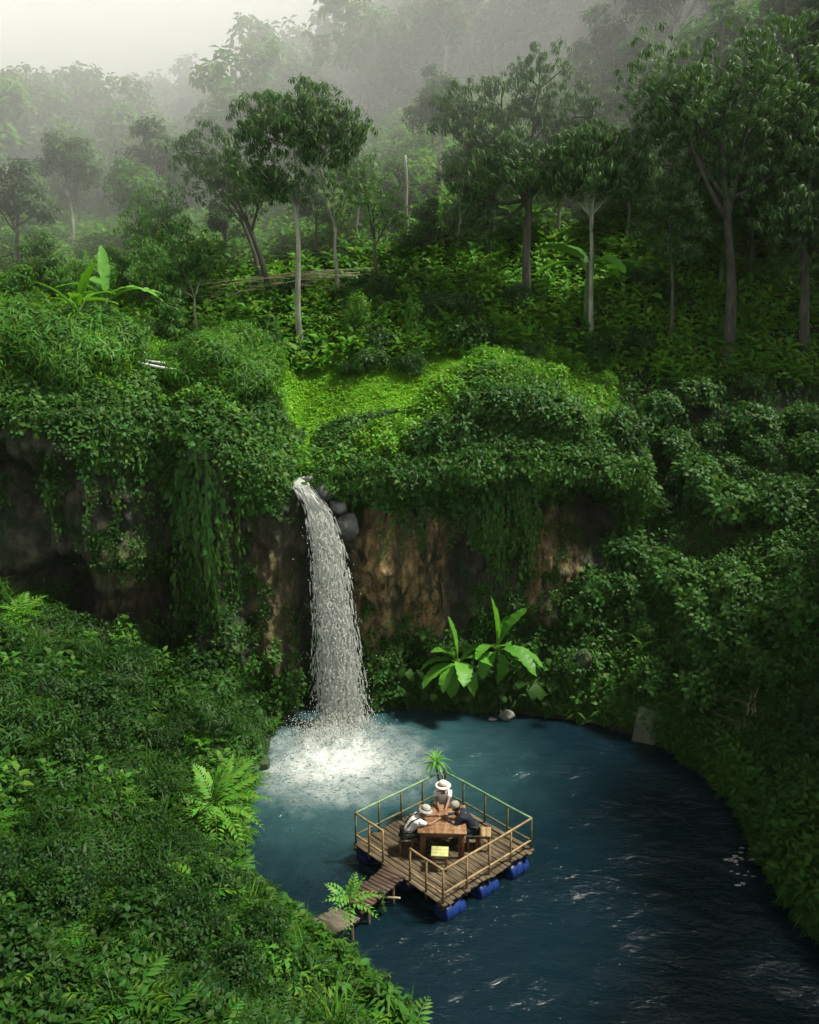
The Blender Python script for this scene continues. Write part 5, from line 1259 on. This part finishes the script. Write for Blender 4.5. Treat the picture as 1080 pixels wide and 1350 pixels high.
def skin(name, chains, mat, parent, sub=2):
    """chains: list of (list of (point, radius), parent_key or None); points are joined where they coincide"""
    bm = bmesh.new(); lay = bm.verts.layers.skin.verify(); key = {}; roots = []
    for ch in chains:
        prev = None
        for i, (p, rr) in enumerate(ch):
            k = tuple(round(float(c), 4) for c in p)
            if k in key: v = key[k]
            else:
                v = bm.verts.new(p); v[lay].radius = (rr, rr) if not isinstance(rr, tuple) else rr; key[k] = v
                if prev is None: v[lay].use_root = True
            if prev is not None and prev is not v and not bm.edges.get((prev, v)): bm.edges.new((prev, v))
            prev = v
    me = bpy.data.meshes.new(name); bm.to_mesh(me); bm.free()
    o = bpy.data.objects.new(name, me); COL.objects.link(o)
    m = o.modifiers.new('skin', 'SKIN'); m.use_smooth_shade = True
    s = o.modifiers.new('sub', 'SUBSURF'); s.levels = s.render_levels = sub
    dg = bpy.context.evaluated_depsgraph_get(); nm = bpy.data.meshes.new_from_object(o.evaluated_get(dg))
    o.modifiers.clear(); o.data = nm; bpy.data.meshes.remove(me)
    nm.materials.clear(); nm.materials.append(mat); nm.polygons.foreach_set('use_smooth', np.ones(len(nm.polygons), bool))
    if parent: o.parent = parent
    return o
def ik(a, b, l1, l2, hint):
    a, b, hint = (np.asarray(v, float) for v in (a, b, hint)); d = b - a; L_ = np.linalg.norm(d)
    if L_ > (l1 + l2) * .995: b = a + d / L_ * (l1 + l2) * .995; d = b - a; L_ = np.linalg.norm(d)
    x = (l1 * l1 - l2 * l2 + L_ * L_) / (2 * L_); h = math.sqrt(max(l1 * l1 - x * x, 0)); u = d / L_
    n = hint - u * (hint @ u); n /= np.linalg.norm(n) + 1e-9
    return a + u * x + n * h, b
def person(loc, face, label, lean, hands, shirt, trousers, hat, headpitch=.35, headyaw=0.0, extra=None, sleeve='short', straps=None):
    """seated figure; +X is forward, hands are targets in local space"""
    t = empty('person', loc, face); tag(t, label, 'person')
    hip = np.array([0, 0, .53]); u = np.array([math.sin(lean), 0, math.cos(lean)]); f = np.array([math.cos(lean), 0, -math.sin(lean)])
    waist = hip + u * .16 - f * .02; chest = hip + u * .34 - f * .03; upch = hip + u * .46 - f * .01; neck = hip + u * .555 + f * .02
    hu = np.array([math.sin(lean * .55), 0, math.cos(lean * .55)])
    jaw = neck + hu * .075 + np.array([.03, 0, 0]); head = neck + hu * .155 + np.array([.035, 0, 0]); crown = neck + hu * .235 + np.array([.03, 0, 0])
    hf = np.array([math.cos(headpitch), math.sin(headyaw), -math.sin(headpitch)]); hf /= np.linalg.norm(hf)
    body = [[(hip, .13), (waist, .115), (chest, .13), (upch, .115), (neck, .055), (jaw, .068), (head, .092), (crown, .062)],
            [(head, .092), (head + hf * .098 - np.array([0, 0, .012]), .02)], [(head, .092), (head + np.array([0, .095, -.005]), .016)], [(head, .092), (head + np.array([0, -.095, -.005]), .016)]]
    top = [[(hip + u * .02, .150), (waist, .145), (chest, .163), (upch, .150), (upch + u * .062 + f * .012, .078)]]
    fingers = []
    for s, hd in zip((1, -1), hands):
        sh = upch + np.array([0, .185 * s, 0]) + u * .015
        el, wr = ik(sh, np.asarray(hd, float), .285, .255, (-.25, .55 * s, -.55))
        fd = (wr - el) / np.linalg.norm(wr - el); pal = wr + fd * .075
        fw = np.array([fd[0], fd[1], fd[2] * .2 - .15]); fw /= np.linalg.norm(fw)
        side_ = np.cross([0, 0, 1.0], fw); side_ /= np.linalg.norm(side_)
        body.append([(upch, .115), (sh, .062), ((sh + el) / 2, .052), (el, .042), ((el * .6 + wr * .4), .042), (wr, .028), (wr + fd * .035, .034), (pal, .036)])
        for q, (off, ln) in enumerate([(-.030, .070), (-.010, .080), (.011, .076), (.030, .060)]):
            b0 = pal + side_ * off * .8 - fd * .01; b1 = b0 + fw * ln * .55 + side_ * off * .2; b2 = b1 + fw * ln * .5 - np.array([0, 0, .022])
            fingers.append([(b0, .011), (b1, .0095), (b2, .008)])
        th = -s * 1.0
        b0 = wr + fd * .035 + side_ * th * .025; b1 = b0 + fd * .035 + side_ * th * .032; fingers.append([(b0, .013), (b1, .011), (b1 + fw * .032, .009)])
        m_ = sh + (el - sh) * (.62 if sleeve == 'short' else 1.0)
        ch = [(upch, .150), (sh, .088), ((sh * .55 + m_ * .45), .072), (m_, .066)]
        if sleeve == 'long': ch += [((el + wr) / 2, .054), (wr - fd * .03, .044)]
        top.append(ch)
    legs = [[(hip, .15)]]
    for s in (1, -1):
        hj = hip + np.array([.02, .095 * s, -.01]); kn = np.array([.43, .15 * s, .53]); an = np.array([.40, .15 * s, .10]); toe = np.array([.56, .17 * s, .05])
        body.append([(hip, .13), (hj, .085), ((hj + kn) / 2, .072), (kn, .056), ((kn * .65 + an * .35), .052), (an, .036), (an + (0.0, 0, -.045), .036), (toe, .028)])
        legs.append([(hip, .15), (hj, .102), ((hj + kn) / 2, .090), (kn, .076), ((kn * .6 + an * .4), .068), (an + (0, 0, .03), .058)])
        V, F = blob(((an[0] + toe[0]) / 2 + .01, an[1] + .01 * s, .05), (.14, .052, .048), 3, .06, 3); MB().add(V, F).build('shoe', M['shoe'], t, True)
    bo = skin('body', body + fingers, M['skin'], t)
    bm = bmesh.new(); bm.from_mesh(bo.data)
    for s in (1, -1):   # eyes and mouth
        ec = head + hf * .082 + np.array([0, .034 * s, .018]); n0 = len(bm.verts)
        r_ = bmesh.ops.create_icosphere(bm, subdivisions=1, radius=.011, matrix=Matrix.Translation(Vector(ec)))
        for v in r_['verts']:
            for fc in v.link_faces: fc.material_index = 1
    r_ = bmesh.ops.create_cube(bm, size=1, matrix=Matrix.Translation(Vector(head + hf * .088 + np.array([0, 0, -.048]))) @ Matrix.Diagonal((.012, .045, .008, 1)))
    for v in r_['verts']:
        for fc in v.link_faces: fc.material_index = 1
    bm.to_mesh(bo.data); bm.free(); bo.data.materials.append(M['hairdark'])
    skin('shirt' if sleeve == 'short' else 'jacket', top, shirt, t)
    skin('trousers', legs, trousers, t)
    # hair: a close cap behind and under the hat
    V, F = blob((0, 0, 0), (.108, .103, .105), 4, .06, 3); keep = (V[F].mean(1)[:, 0] < .035) & (V[F].mean(1)[:, 2] > -.075)
    hm = rotm(0, -headpitch * .5)
    MB().add(V @ hm.T + head + (-.012, 0, .02), F[keep]).build('hair', M['hairdark'], t, True)
    kind, hmat = hat
    if kind == 'brim': prof = [(.205, -.012), (.21, .0), (.205, .008), (.17, .012), (.118, .02), (.112, .07), (.100, .105), (.06, .122), (.0, .125)]
    elif kind == 'bucket': prof = [(.185, -.035), (.188, -.028), (.15, .002), (.118, .02), (.112, .075), (.098, .10), (.05, .112), (0, .113)]
    else: prof = [(.116, -.01), (.119, .0), (.117, .045), (.098, .09), (.055, .112), (0, .116)]
    V, F = lathe(prof, 26); hb = MB().add(V @ hm.T, F)
    if kind == 'cap':
        th = np.linspace(-.75, .75, 9); inn = np.stack([.112 * np.cos(th), .112 * np.sin(th), 0 * th + .002], -1); out_ = np.stack([.112 * np.cos(th) + .085 * np.cos(th * 1.4), .10 * np.sin(th), -.018 + 0 * th], -1)
        V = np.concatenate([inn, out_, inn + (0, 0, .008), out_ + (0, 0, .008)]); i = np.arange(8)
        F = np.concatenate([np.stack([i, i + 1, i + 10, i + 9], -1), np.stack([i + 18, i + 27, i + 28, i + 19], -1), np.stack([i + 9, i + 10, i + 28, i + 27], -1)]); hb.add(V @ hm.T, F)
    ho = hb.build('hat', hmat, t, True); ho.location = head + hu * .045 + np.array([.0, 0, .012])
    if kind != 'cap':
        V, F = lathe([(.119, .018), (.121, .02), (.120, .042), (.116, .044)], 26); bo2 = MB().add(V @ hm.T, F).build('hat_band', M['hose'], ho, True)
    if straps:
        for s in straps:
            pts = [hip + u * .16 - f * .15 + np.array([0, s * .09, 0]), chest - f * .155 + np.array([0, s * .11, 0]), upch + u * .09 + np.array([0, s * .115, 0]) - f * .06, upch + u * .09 + np.array([0, s * .115, 0]) + f * .05, chest + f * .125 + np.array([0, s * .105, 0]), waist + f * .125 + np.array([0, s * .09, 0])]
            MB().add(*tube(pts, .017, 6)).build('strap', M['hose'], t, True)
    if extra: extra(t, hip, u, f)
    return t
hz = TH + .035
def tl(seat, fa, p):   # table point to a figure's own space
    d = np.array([TC[0] + p[0] - seat[0], TC[1] + p[1] - seat[1]]); c, s = math.cos(fa), math.sin(fa)
    return np.array([c * d[0] + s * d[1], -s * d[0] + c * d[1], p[2]])
fa = R(16); person(SEATS['A'], fa, 'person in a grey hat, white shirt and dark trousers leaning far over the table', .78, [tl(SEATS['A'], fa, (-.16, .10, hz)), tl(SEATS['A'], fa, (-.12, -.12, hz))], M['white_cloth'], M['black_cloth'], ('bucket', M['hat_grey']), .45, straps=(1, -1))
fa = R(-91); person(SEATS['B'], fa, 'person in a wide pale hat and white shirt at the far side of the table', .30, [tl(SEATS['B'], fa, (.10, .36, hz)), tl(SEATS['B'], fa, (-.06, .34, hz))], M['white_cloth'], M['black_cloth'], ('brim', M['hat_cream']), .12, straps=(1,))
def wrap(t, hip, u, f):
    g_ = np.linspace(0, 1, 9); n = 9; V = []
    for a_ in g_:
        for b_ in np.linspace(-1, 1, 7):
            V.append(hip + np.array([.36 * a_ + .02, 0, 0]) + np.array([0, .205 * b_ * (1 - .1 * a_), .115 - .20 * abs(b_) ** 2.2 - .02 * math.sin(b_ * 9 + a_ * 5)]))
    V = np.array(V); idx = np.arange(63).reshape(9, 7); F = np.stack([idx[:-1, :-1], idx[1:, :-1], idx[1:, 1:], idx[:-1, 1:]], -1).reshape(-1, 4)
    MB().add(V, F).build('patterned_cloth', M['blue_pattern'], t, True)
fa = R(172); person(SEATS['C'], fa, 'person in a beige cap and dark jacket bending over the table from the right', .70, [tl(SEATS['C'], fa, (.14, -.10, hz)), tl(SEATS['C'], fa, (.10, .12, hz))], M['navy_cloth'], M['black_cloth'], ('cap', M['cap_beige']), .5, extra=wrap, sleeve='long')

# ------------------------------------------------------------------ light, sky, air
SUN_EL, SUN_AZ = R(59), R(88)          # azimuth measured from +Y towards +X
sun_dir = Vector((math.sin(SUN_AZ) * math.cos(SUN_EL), math.cos(SUN_AZ) * math.cos(SUN_EL), math.sin(SUN_EL)))
ld = bpy.data.lights.new('sun', 'SUN'); ld.energy = 3.9; ld.angle = R(8); ld.color = (1.0, 0.955, 0.86)
sun = bpy.data.objects.new('sun', ld); COL.objects.link(sun)
sun.rotation_euler = sun_dir.to_track_quat('Z', 'Y').to_euler(); sun.location = (20, 30, 60)
w = bpy.data.worlds.new('World'); scene.world = w; w.use_nodes = True
nt = w.node_tree; nt.nodes.clear()
o_ = nt.nodes.new('ShaderNodeOutputWorld'); bg = nt.nodes.new('ShaderNodeBackground')
sky = nt.nodes.new('ShaderNodeTexSky'); sky.sky_type = 'NISHITA'; sky.sun_disc = False
sky.sun_elevation = SUN_EL; sky.sun_rotation = SUN_AZ; sky.air_density = 1.0; sky.dust_density = 4.0; sky.ozone_density = 1.0
hs = nt.nodes.new('ShaderNodeHueSaturation'); hs.inputs['Saturation'].default_value = 0.12
nt.links.new(sky.outputs[0], hs.inputs['Color']); # an overcast, brighter towards the horizon where the cloud sits on the hills
geo = nt.nodes.new('ShaderNodeTexCoord'); sx = nt.nodes.new('ShaderNodeSeparateXYZ'); nt.links.new(geo.outputs['Generated'], sx.inputs[0])
mr = nt.nodes.new('ShaderNodeMapRange'); mr.interpolation_type = 'SMOOTHSTEP'; mr.inputs[1].default_value = .55; mr.inputs[2].default_value = .22
mr.inputs[3].default_value = 0.7; mr.inputs[4].default_value = 5.5
nt.links.new(sx.outputs[2], mr.inputs[0])
mc = nt.nodes.new('ShaderNodeVectorMath'); mc.operation = 'SCALE'; nt.links.new(hs.outputs[0], mc.inputs[0]); nt.links.new(mr.outputs[0], mc.inputs['Scale'])
wm_ = nt.nodes.new('ShaderNodeVectorMath'); wm_.operation = 'MULTIPLY'; wm_.inputs[1].default_value = (1.01, 1.0, .965); nt.links.new(mc.outputs[0], wm_.inputs[0])
nt.links.new(wm_.outputs[0], bg.inputs[0]); nt.links.new(bg.outputs[0], o_.inputs[0])
bg.inputs[1].default_value = 0.055

def vol_mat(name, dens, col=(0.93, 0.96, 0.95), aniso=0.2):
    m, nt, N, L = new_mat(name)
    out = N.new('ShaderNodeOutputMaterial'); v = N.new('ShaderNodeVolumePrincipled')
    v.inputs['Color'].default_value = (*col, 1); v.inputs['Density'].default_value = dens; v.inputs['Anisotropy'].default_value = aniso
    L.new(v.outputs[0], out.inputs['Volume']); return m
HAZE = 0.00012
V, F = box((0, 90, 35), (620, 320, 80))
hz = MB().add(V, F).build('haze', vol_mat('haze_air', HAZE)); tag(hz, 'pale damp haze hanging over the whole valley', 'haze', kind='stuff')
MIST = [((-50, 92, 39), (60, 40, 15), .017, 'white mist bank swallowing the left ridge line'), ((-44, 108, 46), (75, 48, 17), .045, 'thick white cloud lying along the top of the left ridge'),
        ((-2, 104, 54), (40, 34, 18), .014, 'white mist drifting over the middle of the ridge'), ((-38, 74, 29), (46, 24, 12), .009, 'thin mist lying low over the left slope'), ((4, 78, 34), (36, 26, 16), .010, 'thin veil of mist over the trees of the central hill'),
        ((-10, 54, 26), (38, 19, 12), .011, 'faint haze between the crowns behind the grassy shelf')]
for i, (c, r, dn, lb) in enumerate(MIST):
    V, F = blob(c, r, 50 + i, .25, 4, 1.2)
    o = MB().add(V, F).build('mist', vol_mat('mist_bank', dn, (1.0, 1.0, 1.0), 0.0), None, True); tag(o, lb, 'mist', kind='stuff')

scene.view_settings.view_transform = 'Standard'; scene.view_settings.look = 'None'; scene.view_settings.gamma = 1.0
scene.view_settings.use_curve_mapping = False
scene.view_settings.exposure = 0.95
cy = scene.cycles
cy.max_bounces = 10; cy.diffuse_bounces = 3; cy.glossy_bounces = 2; cy.transmission_bounces = 4; cy.transparent_max_bounces = 8; cy.volume_bounces = 8
cy.use_denoising = True
cy.sample_clamp_indirect = 4.0
